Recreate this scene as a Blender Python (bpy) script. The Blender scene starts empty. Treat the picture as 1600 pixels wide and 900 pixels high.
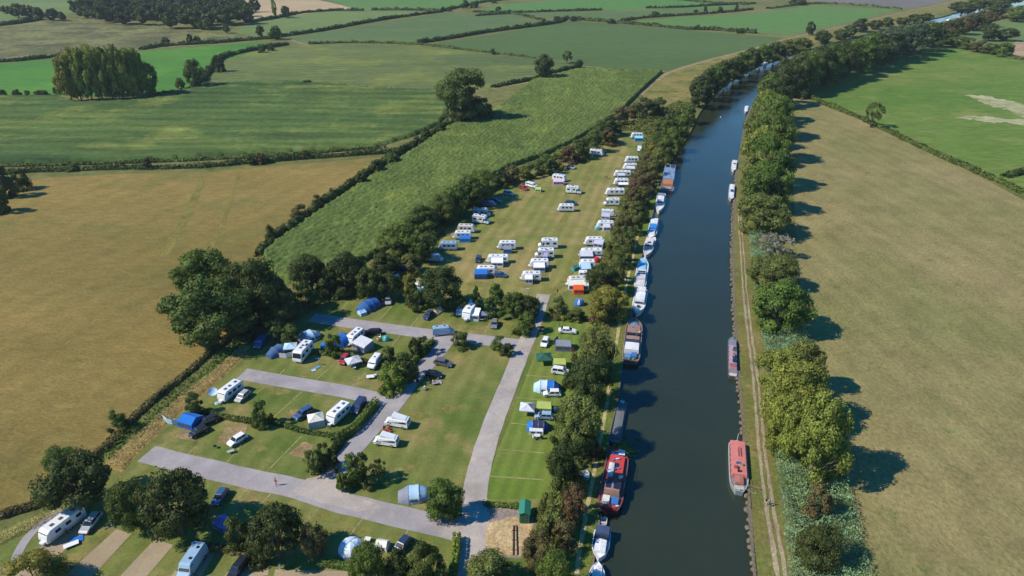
import bpy, bmesh, math, random
import numpy as np
from mathutils import Vector, Matrix
from mathutils.geometry import tessellate_polygon
random.seed(7); rng = np.random.default_rng(7)
R = math.radians
SC = bpy.context.scene; COL = SC.collection

# ------------------------------------------------------------------ camera
CAM_H = 90.0; TILT = R(27.4); F = 1600*24/36
cam = bpy.data.objects.new('camera', bpy.data.cameras.new('camera')); COL.objects.link(cam)
cam.data.lens = 24; cam.data.sensor_width = 36; cam.data.clip_start = 0.5; cam.data.clip_end = 20000
cam.location = (0, 0, CAM_H); cam.rotation_euler = (math.pi/2 - TILT, 0, 0)
SC.camera = cam
# ------------------------------------------------------------------ light
SUN_EL = 43; SUN_AZ = 258          # azimuth clockwise from +Y
world = bpy.data.worlds.new('World'); SC.world = world; world.use_nodes = True
wn = world.node_tree; bg = wn.nodes['Background']
sky = wn.nodes.new('ShaderNodeTexSky'); sky.sky_type = 'NISHITA'; sky.sun_disc = False
sky.sun_elevation = R(SUN_EL); sky.sun_rotation = R(SUN_AZ); sky.altitude = 100
sky.air_density = 1.0; sky.dust_density = 0.0; sky.ozone_density = 3
hs_ = wn.nodes.new('ShaderNodeHueSaturation'); hs_.inputs['Saturation'].default_value = 1.42
wn.links.new(sky.outputs[0], hs_.inputs['Color']); wn.links.new(hs_.outputs[0], bg.inputs[0]); bg.inputs[1].default_value = 0.135
sl = bpy.data.lights.new('sun', 'SUN'); sl.energy = 4.7; sl.angle = R(0.53); sl.color = (1, .91, .76)
sun = bpy.data.objects.new('sun', sl); COL.objects.link(sun)
sd = Vector((math.sin(R(SUN_AZ))*math.cos(R(SUN_EL)), math.cos(R(SUN_AZ))*math.cos(R(SUN_EL)), math.sin(R(SUN_EL))))
sun.rotation_euler = sd.to_track_quat('Z', 'Y').to_euler()
SC.view_settings.view_transform = 'Standard'; SC.view_settings.look = 'None'
SC.view_settings.exposure = 0.2; SC.view_settings.gamma = 1.0
SC.view_settings.use_curve_mapping = False
SC.cycles.max_bounces = 5; SC.cycles.diffuse_bounces = 2; SC.cycles.glossy_bounces = 3
SC.cycles.transparent_max_bounces = 6; SC.cycles.volume_bounces = 0; SC.cycles.use_denoising = True

# ------------------------------------------------------------------ survey helper: photo point -> point on the ground
def G(px, py, z=0.0):
    u = (px-800)/F; v = (450-py)/F
    dz = -math.sin(TILT)+v*math.cos(TILT); dy = math.cos(TILT)+v*math.sin(TILT)
    t = (CAM_H-z)/-dz
    return Vector((u*t, dy*t, z))
def depth_of(p): return p[1]*math.cos(TILT)+(CAM_H-p[2])*math.sin(TILT)
def pxm(py):     # photo pixels per metre, sideways, on the ground line py
    return (F*math.sin(TILT)+(py-450)*math.cos(TILT))/CAM_H
def height_to(base_py, top_py):
    d = G(800, base_py)[1]
    return CAM_H - d*math.tan(TILT+math.atan((top_py-450)/F))

# ------------------------------------------------------------------ materials
MATS = {}
def newmat(name):
    m = bpy.data.materials.new(name); m.use_nodes = True
    nt = m.node_tree; b = nt.nodes['Principled BSDF']
    return m, nt, b
def N(nt, t, **kw):
    n = nt.nodes.new(t)
    for k, v in kw.items():
        if k.startswith('i_'): n.inputs[k[2:].replace('_', ' ')].default_value = v
        else: setattr(n, k, v)
    return n
def c4(c): return (c[0], c[1], c[2], 1)
def hexc(r, g, b):     # display value -> linear
    f = lambda x: ((x/255+.055)/1.055)**2.4 if x/255 > .04045 else x/255/12.92
    return (f(r), f(g), f(b))
def mixn(nt, a, b, fac, mode='MIX'):
    n = nt.nodes.new('ShaderNodeMix'); n.data_type = 'RGBA'; n.blend_type = mode
    for s, v in ((n.inputs[6], a), (n.inputs[7], b), (n.inputs[0], fac)):
        if isinstance(v, (tuple, list)): s.default_value = c4(v)
        elif isinstance(v, (int, float)): s.default_value = v
        else: nt.links.new(v, s)
    return n.outputs[2]
def rampv(nt, src, a, b, va=0., vb=1.):
    n = nt.nodes.new('ShaderNodeMapRange'); n.inputs[1].default_value = a; n.inputs[2].default_value = b
    n.inputs[3].default_value = va; n.inputs[4].default_value = vb; nt.links.new(src, n.inputs[0]); return n.outputs[0]
def coords(nt, rot=0., scale=(1, 1, 1)):
    tc = nt.nodes.new('ShaderNodeTexCoord'); mp = nt.nodes.new('ShaderNodeMapping')
    mp.inputs['Rotation'].default_value = (0, 0, rot); mp.inputs['Scale'].default_value = scale
    nt.links.new(tc.outputs['Object'], mp.inputs[0]); return mp.outputs[0]
def noise(nt, vec, scale, detail=4., rough=.6):
    n = nt.nodes.new('ShaderNodeTexNoise'); n.inputs['Scale'].default_value = scale
    n.inputs['Detail'].default_value = detail; n.inputs['Roughness'].default_value = rough
    nt.links.new(vec, n.inputs['Vector']); return n.outputs['Fac']
def ground_mat(name, c1, c2, big=.02, c3=None, c3s=.07, c3t=(.55, .68), fine=.9, rot=0., stretch=(1, 1, 1),
               wave=0., wscale=.2, wamp=.2, bump=.25, streak=0., fineamp=.35, mid=.16):
    if name in MATS: return MATS[name]
    m, nt, b = newmat(name)
    v = coords(nt, rot, stretch); v0 = coords(nt)
    col = mixn(nt, c1, c2, rampv(nt, noise(nt, v, big, 6, .62), .38, .62))
    # mid-size mottling
    md = rampv(nt, noise(nt, v, mid, 5, .65), .3, .7, 1-fineamp*.7, 1+fineamp*.7)
    if c3: col = mixn(nt, col, c3, rampv(nt, noise(nt, v0, c3s, 7, .68), c3t[0], c3t[1]))
    cm = nt.nodes.new('ShaderNodeVectorMath'); cm.operation = 'SCALE'
    nt.links.new(col, cm.inputs[0]); nt.links.new(md, cm.inputs['Scale']); col = cm.outputs[0]
    fn = noise(nt, v, fine, 5, .75)
    cm = nt.nodes.new('ShaderNodeVectorMath'); cm.operation = 'SCALE'
    nt.links.new(col, cm.inputs[0]); nt.links.new(rampv(nt, fn, .32, .68, 1-fineamp, 1+fineamp), cm.inputs['Scale']); col = cm.outputs[0]
    if wave:
        wv = nt.nodes.new('ShaderNodeTexWave'); wv.inputs['Scale'].default_value = wscale
        wv.inputs['Distortion'].default_value = 3.; wv.inputs['Detail'].default_value = 3; wv.inputs['Detail Scale'].default_value = .25
        nt.links.new(coords(nt, wave), wv.inputs[0])
        cm = nt.nodes.new('ShaderNodeVectorMath'); cm.operation = 'SCALE'
        nt.links.new(col, cm.inputs[0]); nt.links.new(rampv(nt, wv.outputs['Fac'], 0, 1, 1-wamp, 1+wamp), cm.inputs['Scale']); col = cm.outputs[0]
    if streak:
        st = noise(nt, coords(nt, rot, (.02, 1, 1)), streak, 4, .6)
        cm = nt.nodes.new('ShaderNodeVectorMath'); cm.operation = 'SCALE'
        nt.links.new(col, cm.inputs[0]); nt.links.new(rampv(nt, st, .35, .65, .78, 1.2), cm.inputs['Scale']); col = cm.outputs[0]
    nt.links.new(col, b.inputs['Base Color']); b.inputs['Roughness'].default_value = .95
    b.inputs['Specular IOR Level'].default_value = .1
    if bump:
        bp = nt.nodes.new('ShaderNodeBump'); bp.inputs['Strength'].default_value = 1; bp.inputs['Distance'].default_value = bump
        nt.links.new(fn, bp.inputs['Height']); nt.links.new(bp.outputs[0], b.inputs['Normal'])
    MATS[name] = m; return m
def flat(name, col, rough=.6, metal=0., spec=.5, var=.1, emit=None, coat=0.):
    if name in MATS: return MATS[name]
    m, nt, b = newmat(name)
    nz = noise(nt, coords(nt), 2.5, 4, .6)
    cm = nt.nodes.new('ShaderNodeVectorMath'); cm.operation = 'SCALE'
    cm.inputs[0].default_value = col; nt.links.new(rampv(nt, nz, .3, .7, 1-var, 1+var), cm.inputs['Scale'])
    nt.links.new(cm.outputs[0], b.inputs['Base Color'])
    b.inputs['Roughness'].default_value = rough; b.inputs['Metallic'].default_value = metal
    b.inputs['Specular IOR Level'].default_value = spec; b.inputs['Coat Weight'].default_value = coat
    MATS[name] = m; return m
def objcol(name, rough=.35, coat=0., var=.08, spec=.5):
    if name in MATS: return MATS[name]
    m, nt, b = newmat(name)
    oi = nt.nodes.new('ShaderNodeObjectInfo')
    nz = noise(nt, coords(nt), 1.6, 5, .65)
    cm = nt.nodes.new('ShaderNodeVectorMath'); cm.operation = 'SCALE'
    nt.links.new(oi.outputs['Color'], cm.inputs[0]); nt.links.new(rampv(nt, nz, .3, .7, 1-var, 1+var), cm.inputs['Scale'])
    nt.links.new(cm.outputs[0], b.inputs['Base Color']); b.inputs['Roughness'].default_value = rough
    b.inputs['Coat Weight'].default_value = coat; b.inputs['Specular IOR Level'].default_value = spec
    MATS[name] = m; return m
PAINT = objcol('vehicle_paint', .3, .5)
CLOTH = objcol('tent_cloth', .85, 0, .12, .2)
HULLP = objcol('boat_paint', .45, .1, .14)
GLASS = flat('dark_glass', (.02, .025, .03), .08, spec=.8)
TYRE = flat('tyre_rubber', (.02, .02, .02), .9)
RIM = flat('alloy_rim', (.4, .4, .42), .4, .6)
TRIMM = flat('dark_trim', (.03, .03, .035), .6)
LAMP = flat('lamp_lens', (.7, .7, .7), .2)
TAIL = flat('tail_lens', (.4, .02, .02), .3)
STEEL = flat('grey_steel', (.35, .36, .37), .5, .5)
WOOD = flat('weathered_wood', (.20, .13, .08), .85, var=.3)
RUST = flat('rusty_steel', (.11, .045, .025), .85, var=.4)
SOLAR = flat('solar_cell', (.015, .025, .06), .15, spec=.8)

def leaf_mat(name, transl=.3):
    m, nt, b = newmat(name); nt.nodes.remove(b)
    out = nt.nodes['Material Output']
    oi = nt.nodes.new('ShaderNodeObjectInfo'); geo = nt.nodes.new('ShaderNodeNewGeometry')
    tc = nt.nodes.new('ShaderNodeTexCoord')
    nz = nt.nodes.new('ShaderNodeTexNoise'); nz.inputs['Scale'].default_value = .35; nz.inputs['Detail'].default_value = 3
    vt = nt.nodes.new('ShaderNodeVectorMath'); vt.operation = 'ADD'
    nt.links.new(geo.outputs['Position'], nz.inputs['Vector'])
    f1 = rampv(nt, nz.outputs['Fac'], .3, .7, .7, 1.35)
    f2 = rampv(nt, geo.outputs['Random Per Island'], 0, 1, .7, 1.3)
    mu = nt.nodes.new('ShaderNodeMath'); mu.operation = 'MULTIPLY'; nt.links.new(f1, mu.inputs[0]); nt.links.new(f2, mu.inputs[1])
    hs = nt.nodes.new('ShaderNodeHueSaturation'); nt.links.new(oi.outputs['Color'], hs.inputs['Color'])
    nt.links.new(mu.outputs[0], hs.inputs['Value'])
    nt.links.new(rampv(nt, oi.outputs['Random'], 0, 1, .487, .513), hs.inputs['Hue'])
    d = nt.nodes.new('ShaderNodeBsdfDiffuse'); t = nt.nodes.new('ShaderNodeBsdfTranslucent'); g = nt.nodes.new('ShaderNodeBsdfGlossy')
    g.inputs['Roughness'].default_value = .55; g.inputs['Color'].default_value = (.5, .55, .5, 1)
    nt.links.new(hs.outputs[0], d.inputs[0]); nt.links.new(hs.outputs[0], t.inputs[0])
    m1 = nt.nodes.new('ShaderNodeMixShader'); m1.inputs[0].default_value = transl
    nt.links.new(d.outputs[0], m1.inputs[1]); nt.links.new(t.outputs[0], m1.inputs[2])
    m2 = nt.nodes.new('ShaderNodeMixShader'); m2.inputs[0].default_value = .03
    nt.links.new(m1.outputs[0], m2.inputs[1]); nt.links.new(g.outputs[0], m2.inputs[2])
    nt.links.new(m2.outputs[0], out.inputs['Surface']); return m
LEAF = leaf_mat('leaves')
BARK = flat('bark', (.09, .075, .055), .95, var=.35)
PALEBARK = flat('pale_bark', (.24, .21, .16), .95, var=.25)

# ------------------------------------------------------------------ mesh helpers
class MB:
    def __init__(s): s.v = []; s.f = []; s.mi = []; s.sm = []
    def add(s, vs, fs, mi=0, M=None):
        o = len(s.v)
        s.v += [tuple(M @ Vector(v)) if M else tuple(v) for v in vs]
        for f in fs: s.f.append([i+o for i in f]); s.mi.append(mi)
        return s
    def box(s, c, d, rz=0., mi=0, taper=1.):
        x, y, z = d[0]/2, d[1]/2, d[2]/2
        vs = []
        for sz in (-1, 1):
            k = taper if sz > 0 else 1
            for sx, sy in ((-1, -1), (1, -1), (1, 1), (-1, 1)):
                a, b_ = sx*x*k, sy*y*k
                vs.append((c[0]+a*math.cos(rz)-b_*math.sin(rz), c[1]+a*math.sin(rz)+b_*math.cos(rz), c[2]+sz*z))
        return s.add(vs, [(3, 2, 1, 0), (4, 5, 6, 7), (0, 1, 5, 4), (1, 2, 6, 5), (2, 3, 7, 6), (3, 0, 4, 7)], mi)
    def prism(s, prof, hw, mi=0, y0=0.):
        """prof: (x,z) outline seen from the side; hw: half width, number or function of z"""
        w = hw if callable(hw) else (lambda x, z: hw)
        n = len(prof)
        vs = [(x, y0-w(x, z), z) for x, z in prof]+[(x, y0+w(x, z), z) for x, z in prof]
        fs = [tuple(range(n)), tuple(range(2*n-1, n-1, -1))]
        for i in range(n):
            j = (i+1) % n; fs.append((i, i+n, j+n, j))
        return s.add(vs, fs, mi)
    def tube(s, p, q, r0, r1=None, n=6, mi=0):
        r1 = r0 if r1 is None else r1
        p = Vector(p); q = Vector(q); d = (q-p).normalized()
        a = d.orthogonal().normalized(); b_ = d.cross(a); vs = []
        for c, r in ((p, r0), (q, r1)):
            for i in range(n):
                t = 2*math.pi*i/n; vs.append(c+(a*math.cos(t)+b_*math.sin(t))*r)
        fs = [(i, (i+1) % n, (i+1) % n+n, i+n) for i in range(n)]+[tuple(range(n-1, -1, -1)), tuple(range(n, 2*n))]
        return s.add(vs, fs, mi)
    def panel(s, quad, t=.02, mi=0):
        q = [Vector(x) for x in quad]; nrm = (q[1]-q[0]).cross(q[3]-q[0]).normalized()*t; n = len(q)
        vs = [x-nrm*.3 for x in q]+[x+nrm for x in q]
        return s.add(vs, [tuple(range(n-1, -1, -1)), tuple(range(n, 2*n))]+[(i, (i+1) % n, (i+1) % n+n, i+n) for i in range(n)], mi)
    def mesh(s, name, mats, bevel=0.):
        me = bpy.data.meshes.new(name); me.from_pydata(s.v, [], s.f)
        for m in (mats if isinstance(mats, (list, tuple)) else [mats]): me.materials.append(m)
        for p, k in zip(me.polygons, s.mi): p.material_index = k
        bm = bmesh.new(); bm.from_mesh(me)
        bmesh.ops.recalc_face_normals(bm, faces=bm.faces)
        if bevel:
            es = [e for e in bm.edges if len(e.link_faces) == 2 and e.calc_face_angle(0) > .35]
            bmesh.ops.bevel(bm, geom=es, offset=bevel, segments=2, affect='EDGES', clamp_overlap=True)
        bm.to_mesh(me); bm.free(); me.update(); return me
    def build(s, name, mats, parent=None, bevel=0., color=None):
        return link(name, s.mesh(name, mats, bevel), parent, color)
def link(name, me, parent=None, color=None):
    o = bpy.data.objects.new(name, me); COL.objects.link(o)
    if parent: o.parent = parent
    if color: o.color = c4(color)
    return o
def tag(o, label=None, cat=None, group=None, kind=None):
    if label: o['label'] = label
    if cat: o['category'] = cat
    if group: o['group'] = group
    if kind: o['kind'] = kind
    return o
def thing(name, label=None, cat=None, group=None, loc=(0, 0, 0), rz=0.):
    o = bpy.data.objects.new(name, None); COL.objects.link(o); o.location = loc; o.rotation_euler = (0, 0, rz)
    return tag(o, label, cat, group)
CH = {}
def kids(o): return [c for c in o.children]
def dup(root, tint=None, tree=None):
    """copy of a thing, its parts and sub-parts"""
    tree = tree or root
    def cp(src, par):
        c = src.copy(); COL.objects.link(c); c.parent = par
        if tint and src.get('tint'): c.color = c4(tint)
        for ch in KID.get(src.as_pointer(), ()): cp(ch, c)
        return c
    return cp(root, None)
KID = {}
def freeze(root):
    """remember the family of a prototype"""
    def rec(o):
        k = [c for c in bpy.data.objects if c.parent == o]; KID[o.as_pointer()] = k
        for c in k: rec(c)
    rec(root)
USED = set()
def instance(proto, label, cat, group, loc, rz, scale=(1, 1, 1), tint=None):
    o = dup(proto, tint) if proto.as_pointer() in USED else proto
    if o is proto:
        USED.add(proto.as_pointer())
        if tint:
            def rec(p):
                if p.get('tint'): p.color = c4(tint)
                for c in KID.get(p.as_pointer(), ()): rec(c)
            rec(o)
    o.location = loc; o.rotation_euler = (0, 0, rz); o.scale = scale
    if 'group' in o: del o['group']
    return tag(o, label, cat, group)

def leafmesh(name, C, Nn, size, mats=(LEAF,), asp=1.5, extra=None, mi=None):
    """many small leaf-sized faces: centres C, normals Nn, sizes"""
    n = len(C); up = rng.normal(size=(n, 3))
    a = np.cross(Nn, up); a /= np.linalg.norm(a, axis=1)[:, None]+1e-9
    b = np.cross(Nn, a); b /= np.linalg.norm(b, axis=1)[:, None]+1e-9
    s = (size*(.6+.8*rng.random(n)))[:, None]/2
    V = np.stack([C-a*s*asp, C-b*s, C+a*s*asp, C+b*s], 1).reshape(-1, 3)
    V0, F0 = (extra if extra else (np.zeros((0, 3)), []))
    k = len(V0); nv = n*4
    me = bpy.data.meshes.new(name); me.vertices.add(nv+k)
    me.vertices.foreach_set('co', np.concatenate([V, V0]).astype(np.float32).ravel())
    li = list(range(nv)); tot = [4]*n
    li = np.arange(nv)
    if len(F0):
        fl = np.concatenate([np.array(f) for f in F0])+nv; li = np.concatenate([li, fl])
        tot = np.concatenate([np.full(n, 4), np.array([len(f) for f in F0])])
    else: tot = np.full(n, 4)
    me.loops.add(len(li)); me.loops.foreach_set('vertex_index', li.astype(np.int32))
    me.polygons.add(len(tot)); st = np.concatenate([[0], np.cumsum(tot)[:-1]])
    me.polygons.foreach_set('loop_start', st.astype(np.int32)); me.polygons.foreach_set('loop_total', tot.astype(np.int32))
    for m in mats: me.materials.append(m)
    me.update(calc_edges=True); return me
def unit(n):
    v = rng.normal(size=(n, 3)); return v/np.linalg.norm(v, axis=1)[:, None]
ICO_V, ICO_F = None, None
def ico():
    global ICO_V, ICO_F
    if ICO_V is None:
        bm = bmesh.new(); bmesh.ops.create_icosphere(bm, subdivisions=2, radius=1)
        ICO_V = np.array([v.co[:] for v in bm.verts]); ICO_F = [[v.index for v in f.verts] for f in bm.faces]; bm.free()
    return ICO_V, ICO_F

def crown_mesh(name, kind, nl, leaf):
    """crown in a unit box: radius .5, from z0 to 1"""
    z0 = {'oak': .16, 'round': .1, 'bush': .0, 'willow': .05, 'poplar': .08, 'conifer': .04, 'sparse': .25}[kind]
    cl = []; ncl = {'oak': 36, 'round': 30, 'bush': 20, 'willow': 40, 'poplar': 40, 'conifer': 36, 'sparse': 26}[kind]
    for i in range(ncl):
        for _ in range(20):
            h = rng.random()
            if kind == 'conifer': rad = .46*(1-h)**.8+.04
            elif kind == 'poplar': rad = .42*math.sin(math.pi*min(1, .12+h*.86))**.5
            elif kind == 'bush': rad = .44*math.sqrt(max(0, 1-(h*.95)**2))
            elif kind == 'willow': rad = .42*math.sqrt(max(.02, 1-(abs(h-.45)/.56)**2))
            else: rad = .42*math.sqrt(max(.02, 1-((h-.45)/.56)**2))
            a = rng.random()*2*math.pi; rr = rad*(.3+.78*math.sqrt(rng.random()))
            p = np.array([rr*math.cos(a), rr*math.sin(a), z0+(1-z0)*(.08+.84*h)])
            cr = {'oak': .135, 'round': .15, 'bush': .18, 'willow': .125, 'poplar': .13, 'conifer': .1, 'sparse': .11}[kind]*(.6+.75*rng.random())
            if all(np.linalg.norm(p-q) > (cr+r)*.42 for q, r in cl): break
        cl.append((p, cr))
    Cs = []; Ns = []; EV = []; EF = []; iv, if_ = ico(); off = 0
    per = nl//len(cl)
    for p, cr in cl:
        d = unit(per)
        out = np.array([p[0], p[1], (p[2]-.45)*1.0]); out = out/(np.linalg.norm(out)+1e-6)
        keep = (d @ out) > -.45; d[~keep] = -d[~keep]
        r = cr*(.72+.38*rng.random(per))
        sc = np.array([1.15, 1.15, .8])
        if kind == 'willow': sc = np.array([1., 1., 1.25])
        if kind == 'conifer': sc = np.array([1.3, 1.3, .7])
        c = p+d*r[:, None]*sc
        nn = d*1.+rng.normal(size=(per, 3))*.42; nn[:, 2] += .15
        Cs.append(c); Ns.append(nn/np.linalg.norm(nn, axis=1)[:, None])
        if kind != 'sparse':
            EV.append(p+iv*cr*.58*sc*(.85+.3*rng.random((len(iv), 1)))); EF += [[i+off for i in f] for f in if_]; off += len(iv)
    ns = nl//14                                # stray leaves for a ragged outline
    d = unit(ns); k = rng.integers(0, len(cl), ns); P = np.array([c[0] for c in cl])[k]; rr = np.array([c[1] for c in cl])[k]
    Cs.append(P+d*(rr*(1.05+.35*rng.random(ns)))[:, None]); Ns.append(unit(ns))
    C = np.concatenate(Cs); Nn = np.concatenate(Ns)
    C[:, 2] = np.clip(C[:, 2], .01, 1.05)
    return leafmesh(name, C, Nn, leaf, extra=(np.concatenate(EV), EF) if EV else None)
def trunk_mesh(name, kind, mat):
    m = MB(); h = .55
    if kind in ('conifer', 'poplar'):
        m.tube((0, 0, 0), (0, 0, .9), .035, .008, 7)
    else:
        m.tube((0, 0, -.02), (.01, 0, .22), .05, .034, 8)
        for i in range(6):
            a = i*1.05+rng.random()*.6; r = .16+.14*rng.random(); z = .5+.3*rng.random()
            q = (r*.45*math.cos(a), r*.45*math.sin(a), .2+.5*(z-.2))
            m.tube((.01, 0, .18), q, .028, .017, 5); m.tube(q, (r*1.3*math.cos(a+.2), r*1.3*math.sin(a+.2), z), .017, .004, 5)
            m.tube(q, (r*.7*math.cos(a-.7), r*.7*math.sin(a-.7), z+.1), .012, .003, 4)
    return m.mesh(name, mat)
PROTO = {}
def tree_proto(kind, lod, var):
    key = (kind, lod, var)
    if key in PROTO: return PROTO[key]
    nl, lf = {'near': (9000, .026), 'mid': (3600, .042), 'far': (1100, .085)}[lod]
    if kind == 'sparse': nl = int(nl*.45)
    if kind == 'willow': nl = int(nl*1.25); lf *= .9
    t = thing('tree')
    cr = link('crown', crown_mesh('crown', kind, nl, lf), t); cr['tint'] = 1
    if kind != 'bush': link('trunk', trunk_mesh('trunk', kind, PALEBARK if kind == 'willow' else BARK), t)
    else:
        m = MB()
        for i in range(5):
            a = i*1.26; m.tube((0.02*math.cos(a), .02*math.sin(a), 0), (.2*math.cos(a), .2*math.sin(a), .6), .02, .006, 4)
        m.build('stems', BARK, t)
    freeze(t); PROTO[key] = t; return t

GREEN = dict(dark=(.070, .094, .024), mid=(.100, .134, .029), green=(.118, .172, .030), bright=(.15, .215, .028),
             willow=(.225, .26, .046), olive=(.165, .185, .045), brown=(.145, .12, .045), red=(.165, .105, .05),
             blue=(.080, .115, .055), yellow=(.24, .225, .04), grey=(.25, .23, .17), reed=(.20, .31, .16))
ORD = ['first', 'second', 'third', 'fourth', 'fifth', 'sixth', 'seventh', 'eighth', 'ninth', 'tenth', 'eleventh', 'twelfth',
       'thirteenth', 'fourteenth', 'fifteenth', 'sixteenth', 'seventeenth', 'eighteenth', 'nineteenth', 'twentieth',
       'twenty-first', 'twenty-second', 'twenty-third', 'twenty-fourth', 'twenty-fifth', 'twenty-sixth', 'twenty-seventh', 'twenty-eighth']
COLN = dict(dark='dark green', mid='green', green='green', bright='bright green', willow='yellow-green', olive='olive green',
            brown='brownish', red='reddish brown', blue='blue-green', yellow='yellowish', grey='bare grey', reed='blue-green')
_tv = [0]
def plant(px, top, base, w, kind, col, label, group=None, hmul=1.):
    p = G(px, base); s = pxm(base); W = w/s; Ht = max(1.0, height_to(base, top)*hmul)
    ppx = w*.64
    lod = 'near' if ppx > 34 else 'mid' if ppx > 15 else 'far'
    _tv[0] += 1
    pr = tree_proto(kind, lod, _tv[0] % (3 if lod == 'near' else 2))
    name = {'bush': 'bush', 'conifer': 'conifer_tree', 'willow': 'willow_tree', 'poplar': 'poplar_tree', 'oak': 'broadleaf_tree',
            'round': 'round_tree', 'sparse': 'sparse_tree'}[kind]
    c = GREEN[col]; j = .9+.2*random.random(); c = (c[0]*j, c[1]*j, c[2]*j)
    kw = .98 if kind in ('oak', 'poplar') else .9
    if px > 1150 and 205 < base < 680 and px < 1240: kw = 1.12
    if 480 < px < 800 and 300 < base < 480 and top < 420: px -= 11; kw = .8; Ht *= .82
    if 1090 < px < 1200 and base < 170: px -= 5; kw = .82
    if kind == 'willow': Ht *= .82
    p = G(px, base)
    o = instance(pr, label, 'bush' if kind == 'bush' else 'tree', group, p, random.random()*6.28, (W*kw, W*kw, Ht*(1.02 if kind == 'poplar' else .94)), c)
    o.name = name
    return o

def smooth(pts, step=3):
    out = []
    n = len(pts)
    for i in range(n-1):
        p0 = pts[max(0, i-1)]; p1 = pts[i]; p2 = pts[i+1]; p3 = pts[min(n-1, i+2)]
        for k in range(step):
            t = k/step
            out.append(tuple(.5*((2*p1[j])+(-p0[j]+p2[j])*t+(2*p0[j]-5*p1[j]+4*p2[j]-p3[j])*t*t+(-p0[j]+3*p1[j]-3*p2[j]+p3[j])*t**3) for j in range(2)))
    out.append(tuple(pts[-1][:2])); return out
def sheet(name, pts, z, mat, kind='structure', px=True, label=None):
    P = [G(*p).xy for p in pts] if px else [Vector(p[:2]) for p in pts]
    P3 = [Vector((p[0], p[1], 0)) for p in P]
    tr = tessellate_polygon([P3])
    me = bpy.data.meshes.new(name); me.from_pydata([(p[0], p[1], z) for p in P], [], [tuple(t) for t in tr])
    bm = bmesh.new(); bm.from_mesh(me)
    for f in bm.faces:
        if f.normal.z < 0: f.normal_flip()
    bm.to_mesh(me); bm.free(); me.materials.append(mat)
    o = link(name, me); return tag(o, label, kind=kind)
def rag(pts, amp=2.5, k=5, seed=1):
    rr = random.Random(seed); out = []; n = len(pts)
    for i in range(n):
        a, b_ = pts[i], pts[(i+1) % n]
        for j in range(k):
            t = j/k; out.append((a[0]+(b_[0]-a[0])*t+rr.uniform(-amp, amp)*1.6, a[1]+(b_[1]-a[1])*t+rr.uniform(-amp, amp)*.7))
    return out
def ribbon(name, pts, width, z, mat, px=True, kind='structure', step=5, jit=0.):
    P = [G(*p).xy for p in pts] if px else [Vector(p[:2]) for p in pts]
    P = smooth([tuple(p) for p in P], step) if len(P) > 2 else [tuple(p) for p in P]
    if len(P) == 2:
        a, b_ = Vector(P[0]), Vector(P[1]); k = max(2, int((b_-a).length/2)); P = [tuple(a.lerp(b_, i/k)) for i in range(k+1)]
    V = []; n = len(P)
    for i in range(n):
        a = Vector(P[max(0, i-1)]); b_ = Vector(P[min(n-1, i+1)]); d = (b_-a).normalized(); nn = Vector((-d.y, d.x))
        w = (width[0]+(width[1]-width[0])*i/(n-1)) if isinstance(width, tuple) else width
        for s in (-1, 1):
            q = Vector(P[i])+nn*s*(w/2+random.uniform(-jit, jit)); V.append((q.x, q.y, z))
    Fc = [(2*i, 2*i+1, 2*i+3, 2*i+2) for i in range(n-1)]
    m = MB(); m.add(V, Fc); o = m.build(name, mat); me = o.data
    if me.polygons[0].normal.z < 0: me.flip_normals()
    return tag(o, kind=kind)
def inpoly(X, Y, P):
    c = np.zeros(X.shape, bool); n = len(P)
    for i in range(n):
        x1, y1 = P[i]; x2, y2 = P[(i+1) % n]
        if y1 == y2: continue
        k = ((y1 > Y) != (y2 > Y)) & (X < (x2-x1)*(Y-y1)/(y2-y1)+x1); c ^= k
    return c
def vnoise(X, Y, s, seed=0):
    x = X*s+seed*17.3; y = Y*s+seed*9.1; xi = np.floor(x).astype(int); yi = np.floor(y).astype(int); fx = x-xi; fy = y-yi
    fx = fx*fx*(3-2*fx); fy = fy*fy*(3-2*fy)
    def h(a, b_):
        n = (a*374761393+b_*668265263+seed*1442695) & 0xffffffff; n = ((n ^ (n >> 13))*1274126177) & 0xffffffff
        return ((n ^ (n >> 16)) & 0xffff)/65535.
    return (h(xi, yi)*(1-fx)+h(xi+1, yi)*fx)*(1-fy)+(h(xi, yi+1)*(1-fx)+h(xi+1, yi+1)*fx)*fy
def resample(P, d):
    out = [Vector(P[0])]
    for a, b_ in zip(P[:-1], P[1:]):
        a = Vector(a); b_ = Vector(b_); k = max(1, int((b_-a).length/d))
        for i in range(1, k+1): out.append(a.lerp(b_, i/k))
    return out
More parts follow.
